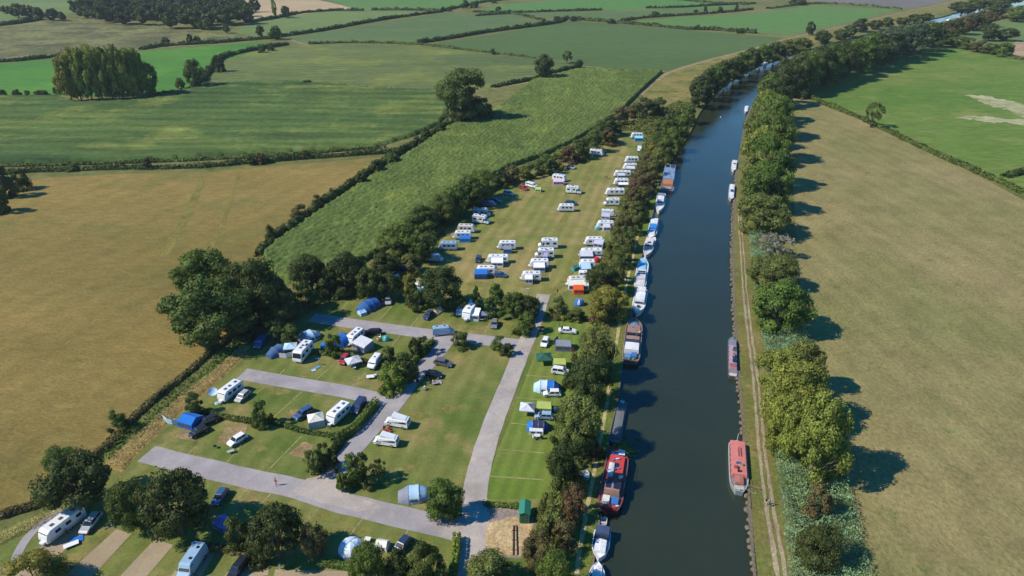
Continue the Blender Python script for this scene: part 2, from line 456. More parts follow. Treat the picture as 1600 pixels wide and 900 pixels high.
def hedge(name, pts, w, h, col, label, cat='hedge', group=None, clipped=False, leaf=None, dens=1.):
    if not clipped: w *= .7; h *= .72
    P = smooth([tuple(G(*p).xy) for p in pts], 4) if len(pts) > 2 else [tuple(G(*p).xy) for p in pts]
    P = resample([Vector(p) for p in P], 1.5)
    A = np.array([p[:] for p in P]); n = len(A)
    T = np.gradient(A, axis=0); T /= np.linalg.norm(T, axis=1)[:, None]+1e-9; S = np.stack([-T[:, 1], T[:, 0]], 1)
    md = float(np.mean([depth_of((p[0], p[1], 0)) for p in A])); ls = leaf or max(.3, md/683*1.5)
    L = n*1.5; cnt = int(min(40000, L*(2*h+w)/(ls*ls)*1.1*dens))
    sd_ = random.randint(1, 999)
    am = .1 if clipped else .42
    hm = 1-am+2*am*vnoise(A[:, 0], A[:, 1], .16, sd_)
    wm = 1-am*.8+1.6*am*vnoise(A[:, 0], A[:, 1], .2, sd_+1)
    i = rng.integers(0, n, cnt); th = rng.random(cnt)*math.pi
    ex = .45 if clipped else .8
    cx = np.sign(np.cos(th))*np.abs(np.cos(th))**ex*w/2*wm[i]; cz = np.abs(np.sin(th))**ex*h*hm[i]
    cz *= (.93+.1*rng.random(cnt)) if clipped else (.78+.34*rng.random(cnt))
    j = (rng.random(cnt)-.5)*1.8
    C = np.stack([A[i, 0]+S[i, 0]*cx+T[i, 0]*j, A[i, 1]+S[i, 1]*cx+T[i, 1]*j, cz], 1)
    Nn = np.stack([S[i, 0]*np.cos(th), S[i, 1]*np.cos(th), np.sin(th)], 1)+rng.normal(size=(cnt, 3))*.45
    Nn /= np.linalg.norm(Nn, axis=1)[:, None]
    V = []; Fc = []; prof = [(-.42, 0), (-.4, .55), (-.2, .85), (.2, .85), (.4, .55), (.42, 0)]; m_ = len(prof)
    for q in range(n):
        for a, b_ in prof: V.append((A[q, 0]+S[q, 0]*a*w*wm[q]*.92, A[q, 1]+S[q, 1]*a*w*wm[q]*.92, b_*h*hm[q]*.92))
    for q in range(n-1):
        for a in range(m_-1): Fc.append([q*m_+a, q*m_+a+1, (q+1)*m_+a+1, (q+1)*m_+a])
    Fc.append(list(range(m_))); Fc.append([(n-1)*m_+a for a in range(m_-1, -1, -1)])
    me = leafmesh(name, C, Nn, ls, extra=(np.array(V), Fc))
    o = link(name, me, None, GREEN[col]); return tag(o, label, cat, group)
def cover(name, pts, dens, hgt, col, leaf, parent=None, upright=.6, px=True, clump=.3):
    """ground cover nobody could count: upright leaf blades over an area"""
    P = [tuple(G(*p).xy) for p in pts] if px else pts
    A = np.array(P); lo = A.min(0); hi = A.max(0); n = int((hi[0]-lo[0])*(hi[1]-lo[1])*dens)
    n = min(n, 900000); X = lo[0]+rng.random(n)*(hi[0]-lo[0]); Y = lo[1]+rng.random(n)*(hi[1]-lo[1])
    k = inpoly(X, Y, P); X = X[k]; Y = Y[k]; n = len(X)
    b = vnoise(X, Y, clump, 3)*.6+vnoise(X, Y, clump*3, 5)*.4
    Z = hgt*(.35+1.0*b)*(.75+.35*rng.random(n))
    Nn = rng.normal(size=(n, 3)); Nn[:, 2] = np.abs(Nn[:, 2])*(1-upright)+.25; Nn /= np.linalg.norm(Nn, axis=1)[:, None]
    o = link(name, leafmesh(name, np.stack([X, Y, Z], 1), Nn, leaf, asp=2.0), parent, GREEN[col] if isinstance(col, str) else col)
    return o

# ================================================================== THE GROUND AND THE CANAL
LB = [(924, 900), (937, 804), (944, 757), (953, 675), (965, 625), (972, 570), (985, 490), (992, 450), (1000, 410), (1020, 332), (1030, 300),
      (1040, 265), (1059, 235), (1078, 207), (1094, 175), (1120, 143), (1150, 120), (1200, 97), (1300, 67), (1400, 42), (1480, 24), (1540, 10)]
RB = [(1181, 900), (1172, 785), (1164, 690), (1160, 640), (1154, 575), (1148, 480), (1146, 430), (1146, 370), (1148, 317), (1152, 267), (1158, 225),
      (1164, 195), (1172, 172), (1183, 150), (1207, 122), (1300, 84), (1400, 58), (1480, 38), (1540, 24)]
LBw = smooth([(-15., -50.)]+[tuple(G(*p).xy) for p in LB]+[(1500., 1800.), (3900., 4300.)], 5)
RBw = smooth([(9., -50.)]+[tuple(G(*p).xy) for p in RB]+[(1540., 1740.), (3990., 4250.)], 5)
base_m = ground_mat('rough_grass', hexc(98, 104, 58), hexc(120, 116, 70), .015, hexc(80, 96, 45), .05)
sheet('ground', LBw+[(3900, 5200), (-6000, 5200), (-6000, -50)], 0, base_m, px=False)
sheet('ground_east', RBw[::-1]+[(6000, -50), (6000, 5200), (3990, 5200)], 0, base_m, px=False)
# water
wm_, nt, b = newmat('canal_water')
b.inputs['IOR'].default_value = 1.52; b.inputs['Specular IOR Level'].default_value = .5
nz = noise(nt, coords(nt), .05, 4)
nt.links.new(mixn(nt, (.024, .033, .017), (.029, .038, .020), rampv(nt, nz, .35, .65)), b.inputs['Base Color'])
bp = nt.nodes.new('ShaderNodeBump'); bp.inputs['Strength'].default_value = .5; bp.inputs['Distance'].default_value = .12
n1 = noise(nt, coords(nt, .2, (1, .6, 1)), 1.3, 4, .6); nt.links.new(n1, bp.inputs['Height']); nt.links.new(bp.outputs[0], b.inputs['Normal'])
nt.links.new(rampv(nt, noise(nt, coords(nt, .2, (1, .35, 1)), .07, 4), .4, .65, .05, .2), b.inputs['Roughness'])
sheet('canal_water', [(p[0]-1.2, p[1]) for p in LBw]+[(p[0]+1.2, p[1]) for p in RBw[::-1]], -.7, wm_, px=False)
# banks: steel-and-timber edging on the left, stone lumps on the right
edge_m = flat('bank_stone', (.16, .13, .09), .95, var=.35)
def wallstrip(name, P, z0, z1, t, mat):
    P = resample([Vector(p) for p in P], 8); m = MB(); n = len(P); V = []
    for i in range(n):
        d = (P[min(n-1, i+1)]-P[max(0, i-1)]).normalized(); nn = Vector((-d.y, d.x))
        for s, z in ((-t/2, z0), (-t/2, z1), (t/2, z1), (t/2, z0)): q = P[i]+nn*s; V.append((q.x, q.y, z))
    m.add(V, [(4*i+a, 4*i+a+1, 4*(i+1)+a+1, 4*(i+1)+a) for i in range(n-1) for a in range(3)])
    return tag(m.build(name, mat), kind='structure')
nearL = [p for p in LBw if p[1] < 330]; nearR = [p for p in RBw if p[1] < 700]
bl = wallstrip('canal_bank', nearL, -1.2, .07, .3, edge_m)
wallstrip('canal_bank_far', [p for p in LBw if 325 < p[1] < 1500], -1.2, .03, .3, base_m)
br = wallstrip('canal_bank_east', [p for p in RBw if p[1] < 1500], -1.2, .03, .5, edge_m)
sm = []
for v in range(4):
    bm = bmesh.new(); bmesh.ops.create_icosphere(bm, subdivisions=1, radius=1)
    for vv in bm.verts: vv.co *= random.uniform(.8, 1.15)
    me = bpy.data.meshes.new('stone'); bm.to_mesh(me); bm.free(); me.materials.append(edge_m); sm.append(me)
P = resample([Vector(p) for p in RBw if 60 < p[1] < 300], 1.45)
for i, p in enumerate(P):
    if 0 < i < len(P)-1 and i < 160:
        o = link('stone', sm[i % 4], br); o.location = (p.x-.35+random.uniform(-.25, .25), p.y+random.uniform(-.35, .35), -.15+random.uniform(-.15, .05))
        o.rotation_euler = (0, 0, random.random()*6); o.scale = (.62*random.uniform(.8, 1.15), .62, .42)

# ---- fields
z = .01
def field(name, pts, mat, dz=0.): return sheet(name, pts, .02+dz, mat)
gold = ground_mat('golden_field', hexc(150, 128, 74), hexc(124, 110, 60), .013, hexc(116, 112, 60), .03, (.5, .68), fine=1.7, rot=.75, stretch=(.5, 1.2, 1), bump=.35, fineamp=.25, mid=.4, wave=.35, wscale=.035, wamp=.035)
field('field_golden', [(-400, 300), (50, 279), (180, 272), (320, 270), (400, 262), (500, 254), (605, 245), (560, 276), (470, 338), (418, 392), (380, 430),
      (330, 480), (372, 522), (350, 535), (270, 603), (200, 657), (160, 695), (130, 730), (80, 775), (0, 800), (-400, 900)], gold)
trk = ground_mat('tractor_track', hexc(118, 112, 58), hexc(130, 116, 62), .1)
ribbon('field_track', [(318, 275), (296, 330), (272, 370), (255, 400)], 3.2, .035, trk)
ribbon('field_track_faint', [(376, 268), (362, 310), (350, 345), (330, 385)], 1.6, .035, trk)
maize_m = ground_mat('maize_soil', hexc(88, 96, 52), hexc(100, 104, 60), .02)
MZ1 = [(408, 402), (430, 380), (480, 345), (560, 290), (640, 240), (700, 200), (757, 183), (790, 160), (830, 128), (900, 110), (1037, 113), (1000, 147), (960, 188),
       (900, 222), (850, 245), (800, 262), (750, 290), (700, 320), (640, 365), (590, 400), (540, 425), (470, 450), (430, 440)]
MZ2 = [(-400, 153), (95, 152), (130, 162), (230, 158), (320, 132), (420, 129), (480, 130), (560, 137), (690, 144), (710, 165), (690, 195), (650, 213), (590, 231), (400, 242), (230, 252), (50, 256), (-400, 258)]
field('field_maize', MZ1, maize_m); field('field_maize_far', MZ2, maize_m)
pale = ground_mat('pale_crop', hexc(106, 115, 66), hexc(86, 101, 60), .012, hexc(128, 132, 62), .02, (.5, .7), fine=.5, rot=.1, stretch=(.25, 1, 1), fineamp=.25, wave=1.45, wscale=.03, wamp=.06)
field('field_pale', [(322, 128), (350, 98), (400, 79), (480, 70), (640, 70), (760, 82), (840, 92), (905, 98), (880, 110), (830, 124), (770, 137), (690, 143), (560, 135), (480, 128)], pale)
brightg = ground_mat('bright_grass', hexc(84, 128, 50), hexc(70, 114, 50), .012, hexc(92, 138, 55), .02, fine=.3, rot=.1, stretch=(.3, 1, 1), bump=.1, fineamp=.15)
field('field_bright', [(-400, 112), (0, 99), (95, 92), (230, 80), (400, 66), (455, 69), (400, 79), (350, 96), (320, 130), (230, 150), (95, 150), (-400, 150)], brightg)
rough = ground_mat('rough_pasture', hexc(120, 122, 74), hexc(102, 98, 66), .015, hexc(84, 88, 56), .03, (.48, .6), fine=.25, fineamp=.4)
field('field_rough', [(-400, 50), (0, 42), (66, 33), (110, 32), (240, 41), (330, 50), (405, 61), (360, 67), (230, 77), (90, 90), (0, 95), (-400, 105)], rough)
fg1 = ground_mat('far_grass', hexc(108, 126, 72), hexc(98, 116, 68), .008, fine=.2, rot=.1, stretch=(.3, 1, 1), fineamp=.15)
fg2 = ground_mat('far_crop', hexc(92, 112, 66), hexc(84, 104, 64), .008, hexc(104, 112, 74), .02, (.5, .7), fine=.2, rot=-.1, stretch=(.3, 1, 1), fineamp=.15)
fg3 = ground_mat('far_green', hexc(84, 124, 62), hexc(94, 122, 66), .008, fine=.2, rot=.1, stretch=(.3, 1, 1), fineamp=.15)
field('field_northwest', [(-500, 45), (0, 38), (70, 25), (200, 10), (270, -6), (-500, -20)], fg1)
tan = ground_mat('tan_stubble', hexc(178, 158, 122), hexc(166, 146, 112), .01, fine=.2, fineamp=.08)
field('field_tan', [(268, -2), (470, -6), (530, 7), (558, 15), (500, 18), (435, 28), (388, 34), (380, 16), (300, 6)], tan)
field('field_north_green', [(480, -8), (740, -10), (790, 0), (730, 9), (685, 17), (560, 15), (530, 5)], fg3)
field('field_long_green', [(388, 36), (435, 29), (500, 19), (560, 16), (690, 18), (600, 33), (440, 58), (365, 52)], fg1)
field('field_grey_green', [(440, 62), (500, 51), (600, 36), (690, 20), (790, 25), (868, 36), (800, 46), (662, 68), (560, 68), (480, 67)], fg2)
dkg = ground_mat('dark_crop', hexc(86, 106, 62), hexc(80, 100, 56), .01, fine=.25, rot=-.1, stretch=(.3, 1, 1), fineamp=.16)
field('field_dark_crop', [(668, 70), (800, 49), (885, 33), (975, 38), (1070, 47), (1225, 59), (1190, 72), (1130, 88), (1080, 103), (1040, 112), (915, 106), (890, 96), (760, 81)], dkg)
field('field_east_crop', [(980, 35), (1060, 27), (1170, 22), (1270, 9), (1400, 15), (1330, 34), (1240, 54), (1200, 52), (1080, 45)], fg3)
field('field_north_middle', [(735, 18), (790, 7), (1000, -10), (1180, 8), (1110, 12), (920, 17), (800, 20)], fg3)
field('field_strip', [(745, 22), (940, 18), (1110, 13), (1190, 14), (1060, 24), (970, 32), (885, 30), (800, 26)], fg2)
plough = ground_mat('ploughed_soil', hexc(118, 112, 106), hexc(108, 104, 98), .01, fine=.2, fineamp=.1)
field('field_ploughed', [(1200, -8), (1380, -20), (1560, -20), (1455, 7), (1405, 15), (1300, 5)], plough)
eastg = ground_mat('east_pasture', hexc(106, 124, 58), hexc(86, 116, 48), .012, hexc(122, 128, 72), .025, (.52, .68), fine=.35, rot=-.5, stretch=(.4, 1, 1), fineamp=.2)
field('field_east_green', [(1262, 132), (1300, 112), (1380, 88), (1450, 72), (1490, 72), (1600, 97), (1900, 150), (1900, 400), (1620, 308), (1560, 285), (1440, 222), (1340, 178), (1262, 152)], eastg)
bare = ground_mat('pale_bare_soil', hexc(170, 166, 130), hexc(150, 150, 108), .05, hexc(118, 130, 72), .12, (.55, .62))
field('bare_patch', rag([(1508, 148), (1540, 150), (1575, 157), (1610, 165), (1660, 180), (1640, 200), (1600, 184), (1575, 172), (1548, 166), (1525, 156)], 1.6), bare, .01)
field('bare_patch_low', rag([(1492, 184), (1515, 181), (1545, 182), (1575, 187), (1620, 186), (1650, 200), (1605, 197), (1570, 191), (1550, 192), (1520, 187)], 1.4), bare, .01)
dry = ground_mat('dry_pasture', hexc(143, 130, 88), hexc(126, 122, 76), .018, hexc(102, 114, 62), .22, (.58, .7), fine=1.3, rot=-.25, stretch=(.9, .7, 1), bump=.3, fineamp=.28, mid=.12, wave=-.12, wscale=.05, wamp=.035)
field('field_dry_pasture', [(1236, 152), (1262, 157), (1340, 183), (1440, 228), (1600, 313), (1900, 440), (1900, 960), (1376, 960), (1352, 860), (1325, 750), (1290, 640), (1262, 540), (1248, 430), (1240, 300), (1234, 200)], dry)
field('field_far_east', [(1450, 66), (1490, 52), (1560, 33), (1700, 30), (1900, 60), (1900, 140), (1600, 92), (1500, 68)], fg1)
field('tan_patch_east', [(1585, 66), (1620, 60), (1700, 70), (1700, 96), (1600, 90), (1575, 82)], ground_mat('tan_soil', hexc(168, 145, 118), hexc(150, 130, 104), .05), .01)
# golden verge along the canal at the top
gv = ground_mat('dry_verge', hexc(140, 124, 72), hexc(116, 114, 62), .05, hexc(86, 100, 48), .07, (.5, .62), fine=.5, fineamp=.3)
field('dry_verge', [(1003, 150), (1040, 116), (1090, 98), (1160, 80), (1235, 62), (1340, 38), (1455, 12), (1520, -5), (1560, -5), (1480, 18), (1400, 36), (1300, 60), (1180, 92), (1130, 110), (1095, 150), (1075, 175), (1040, 170)], gv, .005)
tr_m = ground_mat('dirt_track', hexc(150, 134, 100), hexc(132, 118, 86), .2, fine=.8)
ribbon('farm_track', [(1000, 148), (1040, 116), (1100, 96), (1170, 78), (1230, 61), (1330, 38), (1410, 20), (1500, 0)], 4., .045, tr_m)
ribbon('field_margin_path', [(330, 127), (420, 127), (480, 129), (560, 134), (640, 139), (705, 146)], 1.8, .045, tr_m)
ribbon('field_margin_path_right', [(770, 138), (830, 128), (870, 116), (905, 104), (960, 108), (1040, 112)], 2.2, .045, tr_m)
ribbon('field_margin_path_east', [(1240, 132), (1262, 128), (1300, 110), (1380, 88), (1450, 70)], 5., .045, gv)
ribbon('hedge_foot_path', [(180, 262), (300, 257), (400, 249), (480, 243), (600, 232)], 2.0, .045, tr_m)
ribbon('farm_lane', [(455, 62), (465, 66), (485, 71)], 3., .045, tr_m)

# ---- campsite lawns
lawn1 = ground_mat('campsite_lawn', hexc(122, 122, 68), hexc(92, 108, 50), .06, hexc(146, 128, 84), .09, (.53, .68), fine=1.6, wave=.22, wscale=.085, wamp=.08, bump=.1, fineamp=.16, mid=.25)
sheet('campsite_lawn', [(165, 718), (230, 660), (300, 600), (350, 552), (400, 512), (470, 480), (600, 420), (700, 345), (800, 280), (900, 240), (985, 205), (1012, 215),
      (1000, 290), (975, 390), (950, 460), (925, 560), (900, 650), (880, 760), (870, 830), (840, 960), (-300, 960), (-300, 900), (0, 830), (100, 792)], .02, lawn1)
field_l = ground_mat('camping_field_grass', hexc(140, 130, 78), hexc(112, 120, 60), .03, hexc(150, 132, 88), .05, (.48, .66), fine=1.1, wave=.25, wscale=.075, wamp=.09, bump=.1, fineamp=.14, mid=.2)
sheet('camping_field_lawn', [(590, 425), (660, 395), (740, 335), (800, 295), (870, 255), (915, 240), (970, 215), (985, 235), (975, 300), (945, 370), (915, 420), (885, 455), (858, 462), (830, 470), (740, 470), (640, 455)], .03, field_l)
lawn2 = ground_mat('strip_lawn', hexc(98, 120, 48), hexc(112, 124, 58), .06, hexc(126, 126, 70), .12, (.58, .72), fine=1.6, wave=.24, wscale=.12, wamp=.10, bump=.08, fineamp=.14)
sheet('east_strip_lawn', [(856, 498), (925, 505), (915, 570), (895, 640), (870, 720), (860, 780), (762, 780), (758, 765), (775, 712), (800, 650), (822, 590), (842, 535)], .03, lawn2)
verge = ground_mat('canal_verge', hexc(92, 112, 44), hexc(112, 110, 58), .06, hexc(132, 120, 74), .15, (.56, .7), fine=1.2)
sheet('west_verge', [(880, 960), (888, 860), (905, 780), (920, 700), (930, 640), (945, 570), (958, 500), (970, 440), (990, 370), (1010, 300), (1025, 262), (1060, 236), (1038, 268), (1028, 302), (1018, 334), (998, 412), (990, 452), (983, 492), (970, 572), (963, 626), (951, 677), (942, 758), (935, 805), (922, 905), (916, 960)], .03, verge)
everge = ground_mat('towpath_verge', hexc(122, 112, 66), hexc(102, 108, 54), .08, hexc(146, 130, 88), .2, (.55, .7), fine=1.2, fineamp=.3)
sheet('towpath_verge', [(1187, 960), (1178, 850), (1170, 740), (1164, 660), (1156, 575), (1151, 480), (1149, 430), (1149, 370), (1151, 317), (1155, 267), (1165, 267), (1168, 340), (1175, 420), (1188, 500), (1198, 600), (1208, 700), (1222, 790), (1235, 960)], .03, everge)
# ---- roads and paths
asph = ground_mat('campsite_asphalt', hexc(162, 156, 157), hexc(146, 140, 142), .1, hexc(168, 158, 152), .3, (.52, .68), fine=3., bump=.02, fineamp=.13, mid=.35)
grav = ground_mat('road_gravel', hexc(176, 167, 160), hexc(156, 147, 141), .1, hexc(182, 169, 156), .3, (.5, .68), fine=3., bump=.02, fineamp=.15, mid=.35)
ribbon('main_road', [(849, 460), (839, 494), (824, 530), (810, 562), (791, 610), (771, 660), (755, 710), (743, 765), (741, 820), (734, 860), (726, 900), (718, 960)], (3.7, 4.8), .06, grav, jit=.08)
ribbon('lower_cross_road', [(229, 709), (300, 727), (400, 750), (470, 765), (530, 784), (620, 806), (700, 825), (745, 838)], 4.8, .052, asph, jit=.10)
ribbon('middle_cross_road', [(378, 584), (450, 597), (540, 612), (600, 626), (630, 632)], 4.4, .052, asph)
ribbon('upper_cross_road', [(487, 496), (560, 507), (680, 523), (760, 532), (825, 540)], 4.6, .052, asph)
ribbon('link_road', [(700, 528), (676, 560), (645, 592), (615, 632), (578, 672), (540, 716), (500, 765)], 4.2, .056, asph)
sheet('road_junction', [(480, 748), (512, 742), (530, 752), (545, 772), (600, 792), (560, 800), (500, 785), (455, 768)], .058, grav)
sheet('road_junction_east', [(700, 812), (728, 806), (765, 800), (760, 870), (730, 880), (722, 850), (690, 836)], .062, grav)
sheet('gravel_yard', rag([(752, 790), (812, 794), (834, 812), (828, 850), (812, 872), (745, 872), (745, 810)], 1.2), .05, ground_mat('yard_gravel', hexc(156, 142, 134), hexc(140, 128, 120), .2, fine=2))
sheet('sand_patch', rag([(762, 818), (800, 808), (832, 818), (828, 850), (812, 868), (764, 868), (758, 840)], 1.2), .066, ground_mat('sand', hexc(196, 172, 132), hexc(178, 152, 112), .2, hexc(150, 132, 100), .5, (.6, .7), fine=1.5))
stonep = ground_mat('pitch_gravel', hexc(165, 148, 122), hexc(150, 134, 110), .1, fine=2.2, bump=.03, fineamp=.12)
sheet('gravel_pitch', [(182, 827), (206, 834), (118, 930), (68, 930)], .05, stonep)
sheet('gravel_pitch_second', [(242, 843), (271, 852), (205, 930), (160, 930)], .05, stonep)
sheet('gravel_pitch_third', [(303, 855), (336, 865), (292, 940), (240, 935)], .05, stonep)
sheet('gravel_pitch_fourth', [(372, 877), (410, 885), (370, 945), (315, 940)], .05, stonep)
sheet('gravel_pitch_caravan', [(122, 800), (152, 812), (80, 880), (35, 882)], .05, stonep)
sheet('bottom_track', [(-40, 885), (40, 889), (100, 882), (110, 930), (-40, 930)], .045, stonep)
sheet('bottom_track_middle', [(430, 890), (560, 893), (620, 905), (600, 940), (420, 940)], .045, stonep)
ribbon('footpath', [(96, 797), (72, 813), (45, 838), (28, 865), (22, 890)], 1.5, .055, asph)
ribbon('footpath_fork', [(420, 893), (395, 897), (350, 908)], 1.5, .055, stonep)
bared = ground_mat('worn_earth', hexc(156, 134, 100), hexc(138, 118, 82), .3, hexc(104, 110, 56), .5, (.56, .66), fine=1.5)
sheet('worn_patch', rag([(352, 668), (386, 664), (378, 698), (340, 692)], 1.2), .045, bared)
sheet('worn_patch_east', rag([(474, 690), (492, 695), (478, 718), (452, 710)], 1.2), .045, bared)
sheet('worn_patch_west', rag([(286, 665), (318, 667), (305, 690), (274, 684)], 1.2), .045, bared)
sheet('worn_patch_upper', rag([(455, 640), (475, 640), (462, 655), (445, 652)], 1.2), .045, bared)
wt_m = ground_mat('worn_grass', hexc(128, 122, 66), hexc(112, 116, 58), .3, hexc(146, 130, 84), .3, (.5, .7), fine=1.5)
for k, pts in enumerate(([(858, 460), (851, 430), (857, 400), (873, 360), (901, 310), (930, 262)], [(862, 461), (887, 432), (903, 400), (927, 360), (955, 300), (966, 262)])):
    ribbon('worn_track', pts, 2.2, .036+.004*k, wt_m, jit=.35)
for k, (x, y) in enumerate([(852, 300), (745, 445), (700, 395), (820, 445), (880, 262), (905, 250), (786, 345), (900, 440), (470, 590), (558, 592), (436, 612), (645, 480), (790, 505), (600, 555), (560, 828), (500, 808), (660, 846), (405, 700), (240, 745), (655, 650), (700, 640), (640, 730)]):
    w_ = 9+(k*7) % 9
    sheet('worn_ground', rag([(x-w_, y-3), (x, y-5), (x+w_, y-3), (x+w_*1.1, y+3), (x, y+5), (x-w_, y+3)], 1.6, 4, k), .034 if 455 > y else .03, wt_m)
strp = ground_mat('pitch_line_earth', hexc(150, 144, 98), hexc(136, 134, 84), .5)
for a, b_ in [((424, 771), (398, 797)), ((500, 793), (478, 818)), ((568, 809), (540, 845)), ((640, 825), (620, 858)), ((471, 682), (415, 739)), ((307, 698), (290, 712)),
              ((374, 700), (352, 726)), ((268, 733), (240, 755)), ((391, 762), (362, 790)), ((612, 479), (592, 501)), ((670, 477), (640, 512)), ((772, 491), (757, 521)),
              ((627, 522), (612, 541)), ((530, 562), (490, 597)), ((572, 582), (545, 607)), ((445, 577), (434, 588)), ((472, 612), (428, 652)), ((417, 602), (392, 622)),
              ((530, 624), (508, 648)), ((545, 470), (528, 490)), ((820, 586), (866, 590)), ((806, 621), (850, 626)), ((845, 525), (875, 528)), ((832, 552), (870, 555)),
              ((855, 497), (925, 505)), ((798, 661), (825, 664)), ((778, 702), (850, 708)), ((766, 744), (850, 750)), ((871, 452), (872, 470))]:
    ribbon('pitch_line', [a, b_], .28, .04, strp, jit=.03)
ribbon('west_towpath', [(897, 960), (900, 900), (908, 847), (920, 782), (926, 752), (933, 712), (942, 668), (950, 620), (956, 575), (963, 535), (971, 490), (980, 440), (991, 392), (1002, 350), (1012, 318), (1022, 292)], .75, .05, ground_mat('path_gravel', hexc(178, 168, 122), hexc(160, 150, 104), .5), jit=.08)
twm = ground_mat('towpath_stone', hexc(168, 152, 128), hexc(150, 136, 112), .3, fine=2)
TP = [(1228, 960), (1221, 900), (1213, 850), (1204, 800), (1196, 745), (1190, 700), (1186, 655), (1182, 610), (1177, 565), (1171, 520), (1166, 475), (1162, 430), (1159, 385), (1156, 350), (1157, 320)]
ribbon('towpath', TP, (2.0, 1.2), .04, twm, jit=.12)
ribbon('towpath_centre_grass', TP, .5, .05, everge, jit=.15)

# ---- maize standing in the fields (2 m tall canopy, rows)
def maize(name, pts, h, step, col, rot, seed, thr=.5):
    P = [tuple(G(*p).xy) for p in pts]; A = np.array(P); lo = A.min(0)-5; hi = A.max(0)+5
    lo[0] = max(lo[0], -520)
    c, s = math.cos(rot), math.sin(rot)
    cx = (lo+hi)/2; ext = np.linalg.norm(hi-lo)/2
    n = int(2*ext/step); u = (np.arange(n)-n/2)*step; U, V_ = np.meshgrid(u, u)
    X = cx[0]+U*c-V_*s; Y = cx[1]+U*s+V_*c
    ins = inpoly(X, Y, [p for p in P]) & (X > lo[0])
    cell = ins[:-1, :-1] & ins[1:, :-1] & ins[:-1, 1:] & ins[1:, 1:]
    used = np.zeros_like(ins); used[:-1, :-1] |= cell; used[1:, :-1] |= cell; used[:-1, 1:] |= cell; used[1:, 1:] |= cell
    idx = -np.ones(ins.shape, int); idx[used] = np.arange(used.sum())
    rows = ((np.arange(n) % 2)*.5)[:, None]
    Z = h*(.78+.22*vnoise(X, Y, .05, seed))+(rng.random(X.shape)-.5)*.6+.16*np.sin(V_*2*math.pi/(step*5)+1.5*vnoise(X, Y, .04, seed+9))-.15*(vnoise(U*.1, V_, .3, seed+3) > .75)
    # edges of the stand fall to the ground
    edge = used.copy(); nb = np.zeros(ins.shape, int)
    ci = cell.astype(int); nb[:-1, :-1] += ci; nb[1:, :-1] += ci; nb[:-1, 1:] += ci; nb[1:, 1:] += ci
    Z[(nb < 4)] = .05
    i, j = np.nonzero(cell)
    Fq = np.stack([idx[i, j], idx[i, j+1], idx[i+1, j+1], idx[i+1, j]], 1)
    me = bpy.data.meshes.new(name); Vv = np.stack([X[used]+(rng.random(used.sum())-.5)*step*.5, Y[used]+(rng.random(used.sum())-.5)*step*.5, Z[used]], 1)
    me.vertices.add(len(Vv)); me.vertices.foreach_set('co', Vv.astype(np.float32).ravel())
    me.loops.add(Fq.size); me.loops.foreach_set('vertex_index', Fq.astype(np.int32).ravel())
    me.polygons.add(len(Fq)); me.polygons.foreach_set('loop_start', (np.arange(len(Fq))*4).astype(np.int32)); me.polygons.foreach_set('loop_total', np.full(len(Fq), 4, np.int32))
    me.update(calc_edges=True); me.materials.append(col)
    if me.polygons[0].normal.z < 0: me.flip_normals()
    return link(name, me)
mzm = ground_mat('maize_leaves', hexc(84, 101, 52), hexc(102, 117, 58), .02, hexc(120, 130, 62), .04, (.54, .7), fine=.9, rot=-.22, stretch=(1, .3, 1), fineamp=.38, bump=.25, mid=.3, wave=.3, wscale=.13, wamp=.10)
mzm2 = ground_mat('maize_leaves_far', hexc(62, 86, 48), hexc(92, 110, 56), .016, hexc(112, 122, 62), .025, (.5, .66), fine=.4, rot=.12, stretch=(.12, 1, 1), fineamp=.3, bump=.2, mid=.09, wave=1.62, wscale=.022, wamp=.13)
tag(maize('maize', MZ1, 2.2, .62, mzm, .62, 3), 'tall green maize crop between the camping field and the golden field', 'maize', kind='stuff')
tag(maize('maize', MZ2, 2.0, 1.15, mzm2, .1, 5), 'dark green rippled maize crop left of the big round tree', 'maize', kind='stuff')
sheet('tall_grass_ground', [(160, 728), (215, 680), (290, 614), (350, 566), (385, 532), (396, 545), (352, 587), (292, 638), (222, 703), (190, 738)], .035, ground_mat('dry_grass_ground', hexc(158, 134, 84), hexc(138, 118, 70), .3, fine=1.5))
# reeds and nettles beside the right towpath
RD = [(1236, 960), (1224, 850), (1214, 760), (1206, 700), (1200, 620), (1190, 540), (1180, 470), (1172, 410), (1167, 360), (1200, 360), (1235, 420), (1246, 470), (1262, 545), (1285, 640), (1318, 745), (1345, 850), (1370, 960)]
tag(cover('reeds', RD, 34, 2.0, (.21, .35, .18), .17, clump=.3, upright=.4), 'blue-green reeds and nettles beside the right towpath', 'reeds', kind='stuff')
tag(cover('undergrowth', [(838, 960), (848, 870), (850, 800), (868, 720), (885, 660), (900, 600), (915, 540), (930, 470), (950, 400), (965, 330), (985, 270), (1010, 215), (1050, 170), (1075, 160), (1085, 185), (1062, 228), (1035, 250), (1005, 300), (985, 360), (965, 430), (955, 490), (940, 560), (925, 640), (915, 700), (898, 780), (880, 860), (870, 960)], 9, 1.4, 'olive', .3, clump=.3),
    'brambles and rough scrub between campsite and left towpath', 'undergrowth', kind='stuff')
tag(cover('tall_grass', [(165, 728), (215, 680), (290, 614), (350, 566), (385, 535), (392, 545), (350, 585), (290, 635), (220, 700), (190, 735)], 60, .6, (.56, .44, .20), .11, clump=.3, upright=.2),
    'strip of tall golden grass between the dark wall and the campsite lawn', 'tall grass', kind='stuff')
tag(cover('nettles', [(160, 712), (215, 662), (290, 600), (345, 553), (372, 530), (378, 540), (340, 572), (290, 614), (215, 680), (170, 722)], 9, 1.0, 'green', .3, clump=.3),
    'green nettles between the dark wall and the golden grass', 'nettles', kind='stuff')
